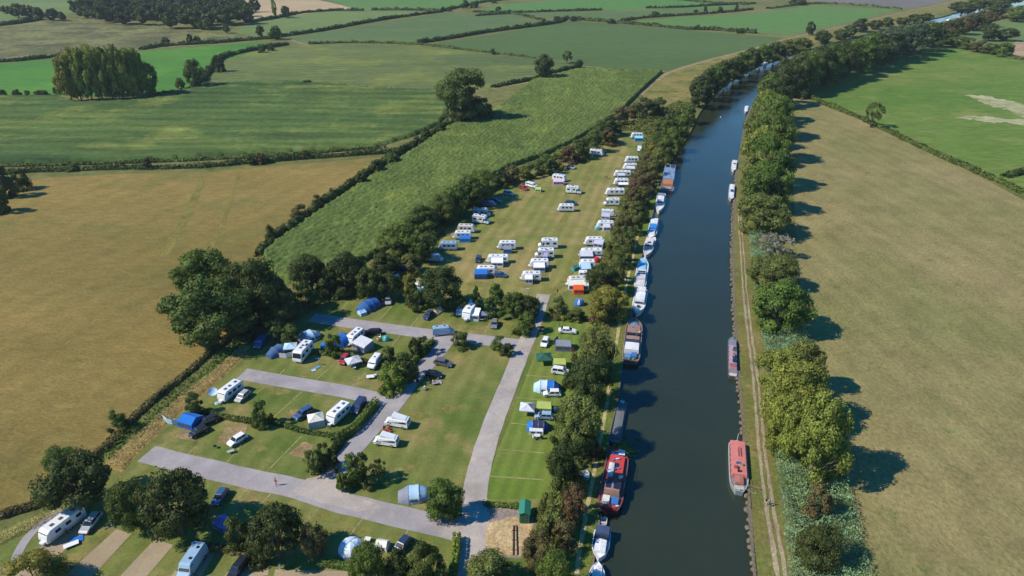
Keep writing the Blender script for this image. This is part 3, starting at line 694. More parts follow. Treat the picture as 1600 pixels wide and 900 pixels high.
tag(cover('tall_grass', [(-60, 850), (0, 835), (60, 808), (100, 790), (104, 797), (60, 822), (0, 852), (-60, 868)], 60, .6, (.56, .44, .20), .11, clump=.3, upright=.2),
    'strip of tall golden grass at the lower left edge', 'tall grass', kind='stuff')
tag(cover('scrub', [(940, 205), (1000, 190), (1060, 160), (1075, 170), (1020, 215), (985, 205)], 3, 1.8, 'olive', .6, clump=.2),
    'low green scrub at the far end of the camping field', 'scrub', kind='stuff')

# ================================================================== TREES
# right bank, from the bottom of the photo upward
T = plant
T(1264, 590, 744, 112, 'willow', 'willow', 'largest yellow-green willow on the right bank, bare limbs showing at its foot')
T(1238, 552, 668, 100, 'willow', 'willow', 'yellow-green willow right behind the largest willow on the right bank')
T(1218, 532, 618, 76, 'willow', 'willow', 'upper yellow-green willow opposite the pinkish narrowboat')
T(1218, 590, 704, 70, 'willow', 'willow', 'yellow-green willow on the towpath side of the largest willow')
T(1248, 530, 612, 60, 'round', 'olive', 'olive tree behind the upper willow, beside the dry pasture')
T(1208, 655, 704, 34, 'bush', 'willow', 'yellow-green bush at the towpath side of the largest willow')
T(1212, 434, 517, 76, 'round', 'green', 'round green tree opposite the gap above the narrowboat, with a pointed shadow on the pasture')
T(1203, 398, 450, 62, 'round', 'olive', 'olive green tree just below the bare grey bush by the right towpath')
T(1210, 366, 402, 46, 'sparse', 'grey', 'bare grey leafless bush beside the right towpath')
T(1272, 756, 808, 44, 'bush', 'brown', 'brownish elder bush in the reeds below the largest willow')
T(1272, 815, 878, 66, 'bush', 'dark', 'dark green bush in the reeds near the bottom right')
T(1285, 845, 880, 36, 'bush', 'dark', 'small dark bush leaning on the lowest dark bush in the reeds')
T(1185, 300, 364, 72, 'round', 'olive', 'low round green tree overhanging the towpath above the bare grey bush')
ROW = [(1192, 250, 332, 62, 'green'), (1182, 235, 300, 44, 'olive'), (1196, 205, 292, 60, 'green'), (1184, 195, 262, 44, 'willow'), (1198, 172, 250, 56, 'green'),
       (1186, 165, 232, 42, 'olive'), (1200, 145, 216, 54, 'green'), (1192, 138, 200, 42, 'willow'), (1206, 122, 190, 54, 'dark'), (1200, 112, 170, 44, 'green'), (1216, 98, 165, 50, 'dark')]
for i, (x, t, b_, w, c) in enumerate(ROW):
    T(x, t, b_, w, 'round', c, '%s %s tree above the low round tree along the right towpath' % (ORD[i], COLN[c]), 'trees along the right towpath')
ROW = [(1234, 84, 152, 52, 'dark'), (1252, 80, 145, 46, 'green'), (1272, 72, 139, 48, 'dark'), (1290, 70, 133, 44, 'green'), (1308, 64, 127, 44, 'dark'), (1326, 62, 121, 42, 'green'), (1345, 54, 114, 46, 'green'),
       (1364, 52, 108, 42, 'dark'), (1384, 44, 101, 44, 'blue'), (1404, 42, 95, 40, 'blue'), (1422, 36, 88, 42, 'blue'), (1440, 34, 82, 38, 'mid'), (1456, 38, 76, 32, 'dark'), (1470, 36, 68, 26, 'brown'),
       (1486, 32, 62, 24, 'dark'), (1502, 28, 56, 24, 'brown'), (1520, 22, 50, 24, 'dark'), (1536, 17, 44, 24, 'brown')]
for i, (x, t, b_, w, c) in enumerate(ROW):
    T(x, t-3, b_-2, w*1.25, 'round', c, '%s tree, %s, right of the canal bend, from the bend' % (ORD[i], COLN[c]), 'trees where the canal bends right')
ROW = [(1096, 118, 168, 40, 'dark'), (1108, 105, 156, 42, 'dark'), (1122, 98, 146, 40, 'green'), (1136, 92, 136, 38, 'dark'), (1150, 88, 128, 36, 'dark'), (1163, 80, 119, 36, 'green'), (1177, 74, 111, 36, 'dark'), (1192, 68, 104, 34, 'green'),
       (1208, 64, 98, 34, 'mid'), (1226, 60, 92, 32, 'olive'), (1250, 58, 84, 34, 'green'), (1284, 48, 69, 26, 'dark'), (1312, 45, 62, 24, 'mid'), (1326, 38, 58, 22, 'mid'), (1368, 30, 46, 20, 'dark'), (1385, 27, 42, 20, 'mid'),
       (1410, 26, 38, 22, 'mid'), (1428, 22, 34, 22, 'dark'), (1447, 20, 32, 22, 'mid')]
for i, (x, t, b_, w, c) in enumerate(ROW):
    T(x, t, b_, w, 'round', c, '%s tree, %s, along the far left bank, from the dry grass' % (ORD[i], COLN[c]), 'trees on the far left bank')
for i, (x, t, b_, w, c) in enumerate([(1502, 2, 22, 40, 'dark'), (1530, -4, 16, 40, 'green'), (1560, 4, 26, 34, 'dark'), (1588, 8, 34, 34, 'green'), (1570, -8, 10, 40, 'dark'), (1610, 4, 30, 40, 'green')]):
    T(x, t, b_, w, 'round', c, '%s %s tree around the far water, counted from its left end' % (ORD[i], COLN[c]), 'trees round the far end of the canal')
T(1283+61, 28, 50, 26, 'round', 'dark', 'round dark tree on the left bank beside the dirt track')
T(1265, 34, 55, 13, 'poplar', 'dark', 'narrow dark tree standing alone beside the bend of the dirt track')
T(1283, 47, 66, 20, 'round', 'dark', 'small dark tree right of the narrow tree by the dirt track')
T(1360, 157, 199, 30, 'sparse', 'mid', 'airy lone tree in the hedge of the right green field')
T(1252, 136, 154, 16, 'bush', 'dark', 'small dark bush at the corner of the dry pasture')
T(1544, 36, 64, 26, 'round', 'dark', 'left of two dark round trees in the upper right corner')
T(1572, 43, 64, 32, 'round', 'dark', 'right of two dark round trees in the upper right corner')
for i, (x, t, b_, w, c) in enumerate([(1480, 54, 70, 22, 'green'), (1498, 56, 73, 24, 'green'), (1514, 58, 77, 24, 'mid'), (1530, 62, 82, 24, 'brown'), (1548, 66, 84, 26, 'mid'), (1568, 66, 88, 30, 'green')]):
    T(x, t, b_, w, 'bush', c, '%s hedge tree from the left, %s, along the top of the right green field' % (ORD[i], COLN[c]), 'trees above the right green field')
# lone trees in the far fields
T(727, 102, 190, 78, 'round', 'mid', 'tall round green tree standing alone among the maize fields')
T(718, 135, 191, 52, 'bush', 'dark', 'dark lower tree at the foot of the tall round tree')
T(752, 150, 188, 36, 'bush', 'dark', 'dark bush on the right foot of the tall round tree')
T(848, 83, 124, 30, 'oak', 'dark', 'dark ragged tree on the path between pale field and maize')
T(886, 78, 99, 18, 'sparse', 'mid', 'small airy tree right of the dark ragged tree')
T(903, 94, 106, 10, 'bush', 'dark', 'little bush at the corner of the pale field')
T(770, 76, 85, 9, 'bush', 'dark', 'tiny bush on the hedge line of the dark crop field')
T(480, 124, 132, 16, 'bush', 'mid', 'small bush on the path below the pale field')
for i, (x, t, b_, w) in enumerate([(113, 86, 159, 34), (128, 78, 158, 32), (145, 74, 158, 34), (161, 75, 157, 32), (177, 73, 156, 34), (193, 75, 155, 34), (209, 76, 154, 32), (223, 80, 152, 32), (236, 98, 150, 28), (150, 74, 150, 34), (185, 76, 149, 34), (215, 80, 148, 30)]):
    T(x, t, b_, w, 'poplar', 'yellow' if i < 2 else 'willow' if i in (2, 3, 4, 6, 9, 10) else 'green', '%s poplar from the left in the %s of the upper left clump' % (ORD[i if i < 9 else i-9], 'front row' if i < 9 else 'back row'), 'poplars of the clump at the upper left')
for i, (x, t, b_, w, c) in enumerate([(6, 140, 150, 12, 'dark'), (26, 139, 150, 14, 'dark'), (43, 141, 149, 10, 'mid'), (66, 140, 148, 20, 'dark'), (88, 136, 147, 9, 'mid')]):
    T(x, t, b_, w, 'bush', c, '%s bush from the left edge on the line below the bright green field' % ORD[i], 'bushes left of the poplar clump')
T(307, 91, 138, 30, 'round', 'mid', 'green tree in the hedge right of the poplar clump')
T(284, 121, 141, 15, 'round', 'mid', 'small tree in the hedge just right of the poplar clump')
T(342, 84, 112, 18, 'bush', 'dark', 'dark bush in the diagonal hedge above the pale field')
T(326, 27, 47, 17, 'round', 'mid', 'pale green tree in front of the dark wood, the left one')
T(354, 36, 52, 12, 'round', 'mid', 'small green tree in front of the dark wood, the right one')
T(260, 57, 71, 12, 'round', 'mid', 'first small tree from the left on the hedge under the rough pasture')
T(298, 53, 69, 11, 'round', 'dark', 'second small tree from the left on the hedge under the rough pasture')
T(309, 55, 68, 10, 'round', 'dark', 'third small tree from the left on the hedge under the rough pasture')
T(378, -2, 18, 26, 'round', 'dark', 'dark tree on the tan field beside the wood')
T(361, -6, 11, 20, 'round', 'dark', 'dark tree at the top edge beyond the wood')
T(399, -4, 19, 16, 'round', 'dark', 'dark tree on the left part of the tan field')
T(430, -2, 27, 7, 'poplar', 'willow', 'thin poplar standing alone on the tan field')
T(447, 9, 28, 15, 'round', 'dark', 'dark round tree on the lower edge of the tan field')
T(407, 38, 57, 12, 'round', 'dark', 'small dark tree below the tan field, left of two')
T(432, 40, 62, 20, 'round', 'mid', 'wider green tree below the tan field, right of two')
T(410, 71, 82, 13, 'bush', 'dark', 'left of two bushes at the end of the bright green field')
T(423, 70, 79, 11, 'bush', 'dark', 'right of two bushes at the end of the bright green field')
for i, (x, t, b_, w, c) in enumerate([(10, 8, 21, 16, 'dark'), (30, 5, 28, 22, 'dark'), (45, 6, 28, 20, 'dark'), (62, 11, 30, 18, 'dark'), (84, 12, 32, 20, 'dark'), (98, 18, 33, 12, 'dark')]):
    T(x, t, b_, w, 'round', c, '%s dark tree from the left in the clump left of the wood' % ORD[i], 'dark trees left of the wood')
for i, (x, t, b_, w) in enumerate([(692, 10, 18, 8), (702, 11, 18, 7), (727, 0, 13, 12), (740, 2, 12, 14), (772, 0, 5, 10), (779, 9, 19, 9), (870, 25, 33, 14), (897, 24, 33, 12), (955, 29, 37, 12), (1024, 17, 26, 16), (1107, 8, 19, 7), (1130, 9, 20, 10), (1156, 7, 17, 7), (1160, 44, 52, 14), (1250, -2, 8, 20), (1240, -4, 6, 14), (1092, 15, 20, 10)]):
    T(x, t, b_, w, 'bush', 'dark', '%s tiny dark tree from the left along the far hedges at the top' % ORD[i], 'tiny trees on the far hedges')
# far wood as one mass
Cs = []; Ns = []; EV = []; EF = []; off = 0; iv, if_ = ico()
Pw = [tuple(G(*p).xy) for p in [(112, 24), (150, 36), (230, 43), (300, 48), (345, 44), (385, 38), (384, 20), (330, 12), (250, 4), (170, 6)]]
A_ = np.array(Pw); n = 0
while n < 150:
    q = A_.min(0)+rng.random(2)*(A_.max(0)-A_.min(0))
    if not inpoly(q[:1], q[1:], Pw)[0]: continue
    n += 1; r = 8+5*rng.random(); h = 11+7*rng.random()
    for k in range(5):
        c = np.array([q[0]+(rng.random()-.5)*r, q[1]+(rng.random()-.5)*r, h*(.45+.5*k/4)]); rr = r*(.55-.05*k)
        d = unit(70); d[:, 2] = np.abs(d[:, 2])*.9-.1; Cs.append(c+d*rr*(.85+.3*rng.random((70, 1)))); Ns.append(unit(70)*.6+d*.6)
        EV.append(c+iv*rr*.75); EF += [[i+off for i in f] for f in if_]; off += len(iv)
Nn = np.concatenate(Ns); Nn /= np.linalg.norm(Nn, axis=1)[:, None]
tag(link('wood', leafmesh('wood', np.concatenate(Cs), Nn, 1.7, extra=(np.concatenate(EV), EF)), None, GREEN['dark']), 'dense dark wood at the upper left beside the tan field', 'wood', kind='stuff')

# trees round the campsite, left side
T(325, 390, 470, 82, 'oak', 'green', 'sunlit rounded tree at the upper left of the big trees beside the golden field')
T(338, 432, 532, 120, 'oak', 'mid', 'spreading tree with visible trunk overhanging the golden field')
T(300, 455, 492, 46, 'bush', 'mid', 'low leafy bush under the sunlit rounded tree')
T(268, 464, 484, 36, 'bush', 'dark', 'dark oval bush on the golden field left of the spreading tree')
T(408, 402, 505, 88, 'oak', 'dark', 'dark dense tree right of the spreading tree')
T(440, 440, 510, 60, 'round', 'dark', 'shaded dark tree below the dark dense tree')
T(372, 412, 478, 56, 'round', 'mid', 'green tree between the sunlit tree and the dark dense tree')
T(500, 380, 462, 64, 'round', 'dark', 'dark tree at the lower end of the maize field')
T(556, 375, 460, 74, 'round', 'dark', 'broad dark tree right of the lower end of the maize')
T(532, 400, 462, 50, 'bush', 'mid', 'green lower tree between two dark trees below the maize')
T(478, 440, 482, 44, 'bush', 'mid', 'green bush beside the brown scrub at the end of the upper cross road')
T(588, 405, 468, 50, 'round', 'mid', 'blue-green tree behind the blue tent')
T(610, 425, 468, 38, 'round', 'dark', 'dark slim tree right of the blue-green tree')
T(638, 333, 402, 76, 'oak', 'green', 'sunlit yellow-green tree between maize and camping field')
T(672, 352, 408, 50, 'round', 'mid', 'darker tree right of the sunlit yellow-green tree')
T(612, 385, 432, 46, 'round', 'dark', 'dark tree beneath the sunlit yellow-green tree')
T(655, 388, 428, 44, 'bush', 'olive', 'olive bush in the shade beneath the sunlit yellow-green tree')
T(672, 312, 362, 56, 'round', 'mid', 'mid green tree in the row left of the blue vans')
T(702, 292, 350, 58, 'round', 'mid', 'grey-green bushy tree left of the blue vans')
T(722, 276, 338, 52, 'round', 'green', 'green tree in the row left of the camping field, third from its top end')
T(748, 262, 322, 52, 'round', 'mid', 'green tree in the row left of the camping field, second from its top end')
T(766, 252, 312, 54, 'round', 'green', 'tall leafy tree at the top end of the row left of the camping field')
T(690, 415, 480, 66, 'oak', 'dark', 'large dark round tree at the lower end of the camping field')
T(652, 448, 482, 34, 'bush', 'mid', 'low green bush left of the large dark round tree')
T(640, 430, 468, 26, 'poplar', 'yellow', 'small yellow-green tree behind the silver hatchback')
T(722, 462, 486, 30, 'bush', 'mid', 'low bush right of the large dark round tree')
T(745, 445, 486, 20, 'conifer', 'green', 'narrow conifer behind the big white caravan')
T(775, 440, 492, 42, 'conifer', 'green', 'wide conifer right of the narrow conifer')
T(802, 455, 498, 40, 'round', 'mid', 'green tree between the wide conifer and the main road')
T(822, 462, 498, 38, 'round', 'dark', 'dark tree at the corner of the main road under the white post')
T(822, 488, 520, 34, 'bush', 'green', 'bright bushy hedge end beside the main road')
for i, (x, t, b_, w, c) in enumerate([(1010, 150, 186, 44, 'dark'), (1028, 152, 182, 30, 'mid'), (990, 158, 182, 30, 'brown'), (968, 166, 196, 32, 'brown'), (952, 178, 212, 32, 'dark'), (938, 188, 224, 30, 'mid'), (950, 198, 226, 30, 'brown'),
          (925, 202, 238, 34, 'mid'), (905, 214, 248, 32, 'mid'), (888, 228, 254, 32, 'red'), (868, 236, 264, 30, 'olive'), (850, 240, 272, 30, 'mid'), (826, 252, 278, 26, 'olive'), (800, 258, 286, 30, 'brown'), (782, 264, 293, 26, 'dark')]):
    T(x, t, b_, w, 'bush', c, '%s bush, %s, between maize and camping field, from the far end' % (ORD[i], COLN[c]), 'bushes between maize and camping field')
# shrubs in the golden field hedges
for i, (x, t, b_, w, c) in enumerate([(425, 349, 376, 16, 'mid'), (481, 312, 340, 30, 'brown'), (509, 299, 324, 24, 'brown'), (455, 345, 362, 16, 'mid'), (565, 270, 290, 18, 'dark'), (588, 250, 272, 22, 'dark'), (615, 238, 258, 20, 'mid'),
          (665, 200, 216, 16, 'mid'), (688, 192, 208, 18, 'dark'), (652, 212, 228, 14, 'brown')]):
    T(x, t, b_, w, 'bush', c, '%s shrub from the lower end, %s, in the diagonal hedge of the golden field' % (ORD[i], COLN[c]), 'shrubs in the diagonal hedge')
for i, (x, t, b_, w, c) in enumerate([(10, 256, 308, 34, 'dark'), (34, 262, 296, 28, 'dark'), (4, 290, 332, 30, 'dark'), (233, 246, 264, 14, 'brown'), (408, 238, 256, 18, 'brown'), (393, 240, 257, 16, 'mid'), (478, 232, 248, 12, 'brown'), (115, 257, 267, 18, 'mid')]):
    T(x, t, b_, w, 'bush', c, '%s %s bush from the left edge above the golden field' % (ORD[i], COLN[c]), 'bushes above the golden field')
# inside the campsite
T(100, 696, 732, 54, 'bush', 'green', 'bright green bush by the dark wall above the big dark tree')
T(130, 712, 792, 100, 'oak', 'dark', 'big dark round tree behind the twin-axle caravan')
T(212, 752, 822, 62, 'round', 'mid', 'green tree between the two big dark trees at the lower left')
T(286, 736, 832, 98, 'oak', 'dark', 'big dark round tree behind the gravel pitches')
T(374, 808, 852, 42, 'bush', 'mid', 'small green tree right of the big dark tree behind the gravel pitches')
T(438, 796, 872, 78, 'oak', 'dark', 'broad dark tree left of the pale blue dome tent')
T(494, 820, 868, 42, 'round', 'brown', 'brownish-green tree leaning on the broad dark tree')
T(402, 840, 878, 36, 'bush', 'dark', 'dark bush at the left foot of the broad dark tree')
T(580, 848, 918, 58, 'round', 'green', 'sunlit green tree right of the pale blue dome tent')
T(626, 858, 915, 40, 'round', 'dark', 'narrow dark tree between two trees at the bottom edge')
T(668, 850, 918, 60, 'round', 'mid', 'dark green tree by the clipped hedge at the bottom edge')
T(62, 868, 920, 78, 'bush', 'yellow', 'yellow-green bush at the bottom left corner')
T(694, 752, 806, 60, 'round', 'green', 'round green tree right of the grey-blue tunnel tent')
T(186, 640, 672, 30, 'bush', 'green', 'round green bush on the dark wall by the golden field')
T(558, 704, 755, 44, 'sparse', 'green', 'feathery tree at the lower junction')
T(560, 714, 752, 30, 'bush', 'mid', 'dense shrub at the foot of the feathery tree')
T(592, 718, 750, 30, 'sparse', 'mid', 'thin-leaved small tree right of the feathery tree')
T(537, 740, 766, 22, 'bush', 'green', 'small round bush at the lower junction by the orange cone')
T(578, 745, 762, 20, 'bush', 'olive', 'small bush between the feathery tree and the tunnel tent')
T(525, 712, 735, 16, 'bush', 'dark', 'small dark bush on the left side of the link road')
T(492, 700, 742, 34, 'sparse', 'mid', 'spiky shrub at the corner of the lower cross road')
T(508, 690, 728, 26, 'bush', 'dark', 'dark bush behind the spiky shrub')
T(306, 614, 646, 28, 'bush', 'mid', 'dark green shrub above the blue dome tent')
T(412, 624, 664, 30, 'bush', 'mid', 'dark shrub left of the blue estate car on the middle row')
T(720, 518, 542, 32, 'bush', 'mid', 'spreading bush beside the pale blue van')
T(780, 524, 544, 24, 'bush', 'green', 'leafy bush at the right end of the upper cross road')
T(792, 535, 554, 20, 'bush', 'dark', 'low dark bush right of the leafy bush by the main road')
T(524, 518, 556, 26, 'bush', 'green', 'rounded shrub left of the bright blue tent')
T(608, 540, 566, 26, 'bush', 'mid', 'shrub behind the white campervan')
T(612, 568, 608, 42, 'bush', 'bright', 'sunlit bright green bush on the inner corner of the link road')
T(634, 552, 592, 40, 'bush', 'mid', 'green bush beside the link road above the sunlit bush')
T(662, 524, 552, 24, 'bush', 'mid', 'low bush below the pale blue van')
T(648, 528, 556, 20, 'bush', 'dark', 'small dark shrub left of the low bush below the van')
T(432, 498, 532, 34, 'sparse', 'olive', 'wispy olive shrub above the blue van')
T(455, 508, 536, 34, 'bush', 'mid', 'dark bush left of the grey awning tent')
# between campsite and canal, bottom to top
WB = [(770, 868, 925, 84, 'bush', 'olive', 'wide olive bush at the bottom edge below the sand'), (842, 832, 884, 56, 'bush', 'brown', 'reddish-brown hawthorn right of the sand'),
      (865, 862, 925, 60, 'bush', 'green', 'green bush at the bottom between sand and towpath'), (882, 812, 852, 44, 'bush', 'brown', 'brownish hawthorn nearest the towpath at the bottom'),
      (862, 800, 838, 44, 'bush', 'olive', 'olive bush above the brownish hawthorn'), (895, 760, 808, 44, 'bush', 'red', 'rusty-coloured hawthorn above the blue bag'),
      (858, 770, 808, 38, 'bush', 'olive', 'olive bush right of the green shed'), (884, 684, 768, 54, 'round', 'dark', 'dark green tree beside the red barge'),
      (898, 730, 770, 30, 'bush', 'mid', 'green bush below the dark tree beside the red barge'), (906, 680, 722, 38, 'bush', 'mid', 'green bush right of the dark tree beside the red barge'),
      (925, 682, 712, 24, 'bush', 'brown', 'brownish bush at the towpath above the red barge'), (865, 700, 730, 26, 'bush', 'olive', 'small olive bush on the lawn edge left of the dark tree'),
      (943, 700, 716, 12, 'bush', 'dark', 'small dark bush on the verge at the bow of the red barge'),
      (903, 598, 700, 84, 'willow', 'olive', 'large weeping tree right of the grey gazebo'), (880, 640, 690, 44, 'bush', 'mid', 'bushy growth at the left foot of the large weeping tree'),
      (922, 552, 628, 64, 'round', 'dark', 'very dark tree above the large weeping tree'), (898, 566, 604, 34, 'bush', 'dark', 'dark bush beside the lime green tent'),
      (926, 500, 588, 72, 'willow', 'olive', 'olive weeping tree beside the blue and orange barge'), (950, 448, 500, 62, 'round', 'yellow', 'yellowish-brown tree beside the white motor cruiser'),
      (932, 470, 500, 30, 'bush', 'red', 'reddish bush below the yellowish-brown tree'), (872, 462, 494, 30, 'bush', 'olive', 'olive bush left of the small blue dome tent'),
      (900, 482, 500, 30, 'bush', 'mid', 'bush in the low hedge below the small blue dome tent'), (942, 412, 462, 54, 'round', 'dark', 'dark tree right of the orange awning'),
      (962, 400, 440, 30, 'bush', 'olive', 'olive bush at the towpath below the white gate')]
for a in WB: T(*a)
ROW = [(958, 372, 412, 34, 'olive'), (972, 385, 418, 30, 'mid'), (966, 350, 388, 34, 'olive'), (982, 358, 392, 28, 'mid'), (974, 332, 366, 32, 'brown'), (990, 336, 366, 28, 'olive'), (982, 312, 346, 32, 'olive'), (998, 314, 346, 28, 'mid'),
       (988, 292, 326, 32, 'brown'), (1004, 292, 322, 28, 'mid'), (994, 274, 308, 34, 'red'), (1010, 268, 300, 30, 'brown'), (1002, 256, 288, 32, 'brown'), (1018, 250, 280, 28, 'olive'), (1010, 238, 268, 30, 'brown'), (1026, 232, 262, 30, 'olive'),
       (1018, 222, 250, 26, 'yellow'), (1038, 216, 250, 34, 'mid'), (1030, 202, 232, 30, 'mid'), (1050, 200, 236, 34, 'green'), (1042, 184, 216, 30, 'green'), (1062, 178, 214, 34, 'green'), (1052, 168, 198, 30, 'mid'), (1074, 162, 192, 30, 'green'), (1036, 180, 206, 26, 'mid')]
for i, (x, t, b_, w, c) in enumerate(ROW):
    T(x, t, b_, w, 'bush', c, '%s bush, %s, of the strip right of the caravans, counted upward' % (ORD[i], COLN[c]), 'bushes between caravans and towpath')

wt = [o for o in COL.objects if o.name.startswith('willow_tree') and 'bare limbs' in o.get('label', '')][0]
m = MB()
for i in range(16):
    a = -2.4+1.9*i/15-wt.rotation_euler.z; e = .25+.18*random.random(); q = (.10*math.cos(a), .10*math.sin(a), .16)
    m.tube((0, 0, .02), q, .012, .008, 5); p2 = ((.30+.1*random.random())*math.cos(a+.1), (.30+.1*random.random())*math.sin(a+.1), .3+.12*random.random()); m.tube(q, p2, .008, .004, 4)
    m.tube(p2, (p2[0]*1.3, p2[1]*1.3, p2[2]+.1), .004, .001, 3)
m.build('bare_limbs', PALEBARK, wt)
# ---- hedges
H = hedge
H('hedge', [(-200, 276), (0, 272), (60, 268), (180, 264), (300, 262), (400, 254), (500, 246), (600, 239), (640, 232)], 5, 2.6, 'dark', 'dark hedge along the top of the golden field')
H('hedge', [(-200, 264), (60, 259), (180, 256), (300, 251), (400, 246), (500, 239), (600, 231)], 3, 1.8, 'mid', 'thinner hedge at the foot of the rippled maize crop')
H('hedge', [(405, 400), (440, 365), (480, 336), (520, 308), (560, 282), (610, 248), (650, 226), (700, 196)], 5, 3.2, 'dark', 'diagonal hedge between golden field and maize')
H('hedge', [(238, 154), (270, 147), (305, 138), (330, 108), (350, 90), (400, 78), (450, 70)], 7, 4, 'dark', 'hedge climbing from the poplar clump past the pale field')
H('hedge', [(-200, 104), (0, 97), (50, 93), (95, 88)], 7, 4, 'dark', 'hedge left of the poplar clump above the bright green field')
H('hedge', [(220, 78), (260, 72), (330, 68), (400, 62), (440, 60)], 7, 4, 'dark', 'hedge right of the poplar clump above the bright green field')
H('hedge', [(-100, 44), (0, 40), (66, 31)], 8, 5, 'dark', 'short hedge at the upper left edge')
H('hedge', [(436, 58), (500, 49), (560, 38), (620, 28), (690, 19)], 7, 4, 'dark', 'hedge running right from the wide green tree below the tan field')
H('hedge', [(386, 36), (430, 29), (470, 21), (520, 17), (568, 17)], 7, 4, 'dark', 'hedge along the lower edge of the tan field')
H('hedge', [(582, 16), (640, 16), (690, 18)], 7, 4, 'dark', 'hedge continuing right of the tan field')
H('hedge', [(484, 69), (560, 67), (660, 70)], 4, 2.5, 'mid', 'low hedge under the grey-green field')
H('hedge', [(654, 68), (700, 61), (760, 51), (820, 43), (870, 36), (885, 29)], 8, 4.5, 'dark', 'hedge between the grey-green field and the dark crop')
H('hedge', [(885, 30), (930, 33), (975, 37), (1020, 41), (1070, 46), (1110, 47), (1180, 52)], 8, 4.5, 'dark', 'hedge along the top of the dark crop')
H('hedge', [(662, 71), (760, 82), (835, 91)], 3.5, 2, 'mid', 'thin hedge along the lower left of the dark crop')
H('hedge', [(906, 98), (900, 106), (870, 113), (840, 123), (800, 131), (770, 137)], 5, 3, 'dark', 'hedge from the corner of the pale field to the tall round tree')
H('hedge', [(690, 18), (730, 9), (760, 3), (800, -1)], 7, 4, 'dark', 'hedge rising to the top edge left of centre')
H('hedge', [(740, 19), (800, 20), (870, 18), (940, 16)], 7, 3.5, 'dark', 'upper of two hedges left of the far centre fields')
H('hedge', [(745, 25), (800, 22), (830, 28), (850, 33)], 5, 3, 'dark', 'short hedge above the grey-green field')
H('hedge', [(972, 33), (1010, 28), (1070, 24), (1120, 21)], 7, 3.5, 'dark', 'hedge in the middle of the far centre fields')
H('hedge', [(1010, 13), (1060, 12), (1110, 9), (1180, 6)], 7, 3.5, 'dark', 'upper hedge of the far centre fields')
H('hedge', [(1125, 20), (1150, 18), (1176, 15)], 7, 4, 'dark', 'short dark hedge beneath the three tiny trees')
H('hedge', [(1200, 14), (1240, 9), (1280, 6), (1340, 9), (1408, 15)], 6, 3, 'mid', 'hedge below the ploughed field')
H('hedge', [(1030, -2), (1080, 2), (1110, 5), (1170, 8)], 7, 3.5, 'dark', 'hedge at the very top right of centre')
H('hedge', [(1258, 150), (1300, 168), (1340, 184), (1380, 203), (1430, 227), (1480, 250), (1560, 285), (1640, 322), (1760, 375)], 4.5, 2.6, 'mid', 'long hedge between the dry pasture and the right green field')
H('hedge', [(1570, 277), (1600, 271), (1680, 262)], 5, 3, 'dark', 'short dark hedge at the right edge of the green field')
H('hedge', [(1470, 68), (1520, 76), (1560, 86), (1590, 92), (1660, 98)], 6, 3, 'mid', 'low hedge at the top of the right green field')
H('hedge', [(1440, 62), (1500, 50), (1560, 30), (1640, 20)], 8, 4, 'brown', 'brownish hedge below the far water')
H('hedge', [(970, 178), (952, 190), (925, 212), (895, 230), (860, 248), (825, 262), (788, 284), (768, 297)], 6, 2.3, 'olive', 'overgrown hedge between maize and camping field, upper part')
H('hedge', [(768, 297), (733, 316), (700, 342), (674, 368), (644, 396), (610, 420), (590, 440), (555, 455), (520, 463)], 8, 3.4, 'dark', 'shaded hedge behind the blue vans and pale caravans')
H('hedge', [(480, 482), (455, 495), (430, 508), (400, 520), (378, 534)], 6, 3, 'brown', 'brown scrubby hedge at the end of the upper cross road')
H('clipped_hedge', [(714, 848), (712, 872), (706, 905), (698, 930)], 1.3, 1.7, 'bright', 'clipped bright green hedge beside the main road at the bottom', clipped=True)
H('clipped_hedge', [(586, 634), (572, 652), (556, 672), (540, 682), (522, 690)], 1.6, 1.6, 'green', 'clipped hedge beside the dark van at the link road', clipped=True)
H('clipped_hedge', [(418, 655), (440, 664), (470, 674), (505, 680), (530, 684)], 1.5, 1.5, 'mid', 'low hedge below the white gazebo and caravan')
H('clipped_hedge', [(306, 640), (330, 648), (360, 655), (390, 660), (410, 662)], 1.5, 1.5, 'mid', 'low hedge below the caravan with the round dish')
H('clipped_hedge', [(520, 556), (550, 562), (580, 568), (604, 574)], 1.5, 1.5, 'mid', 'low hedge behind the red car and white campervan')
H('clipped_hedge', [(466, 548), (490, 552), (520, 557)], 1.5, 1.5, 'mid', 'low hedge right of the long white motorhome')
H('clipped_hedge', [(604, 612), (618, 598), (634, 582), (650, 566)], 2.0, 2.0, 'green', 'thick hedge on the inner side of the link road')
H('clipped_hedge', [(652, 560), (664, 548), (676, 536)], 1.8, 1.7, 'mid', 'hedge ending below the pale blue van')
H('clipped_hedge', [(496, 740), (510, 722), (522, 706), (530, 696)], 2.0, 1.8, 'dark', 'dark hedge on the left of the link road near the spiky shrub')
H('clipped_hedge', [(762, 789), (785, 791), (810, 793)], 1.2, 1.2, 'green', 'short low hedge left of the green shed')
H('clipped_hedge', [(806, 523), (818, 513), (828, 500), (834, 488), (838, 475)], 3.0, 2.2, 'green', 'thick hedge on the left of the main road by the upper junction')
H('clipped_hedge', [(860, 496), (880, 498), (905, 500), (925, 502)], 1.5, 1.6, 'brown', 'low brown hedge at the top of the right lawn strip')
H('clipped_hedge', [(510, 882), (540, 888), (570, 892), (600, 896)], 1.6, 1.5, 'green', 'clipped hedge below the pale blue dome tent')
H('clipped_hedge', [(305, 862), (340, 858), (380, 868), (410, 876)], 1.6, 1.4, 'brown', 'patchy brown hedge behind the dark car at the bottom')
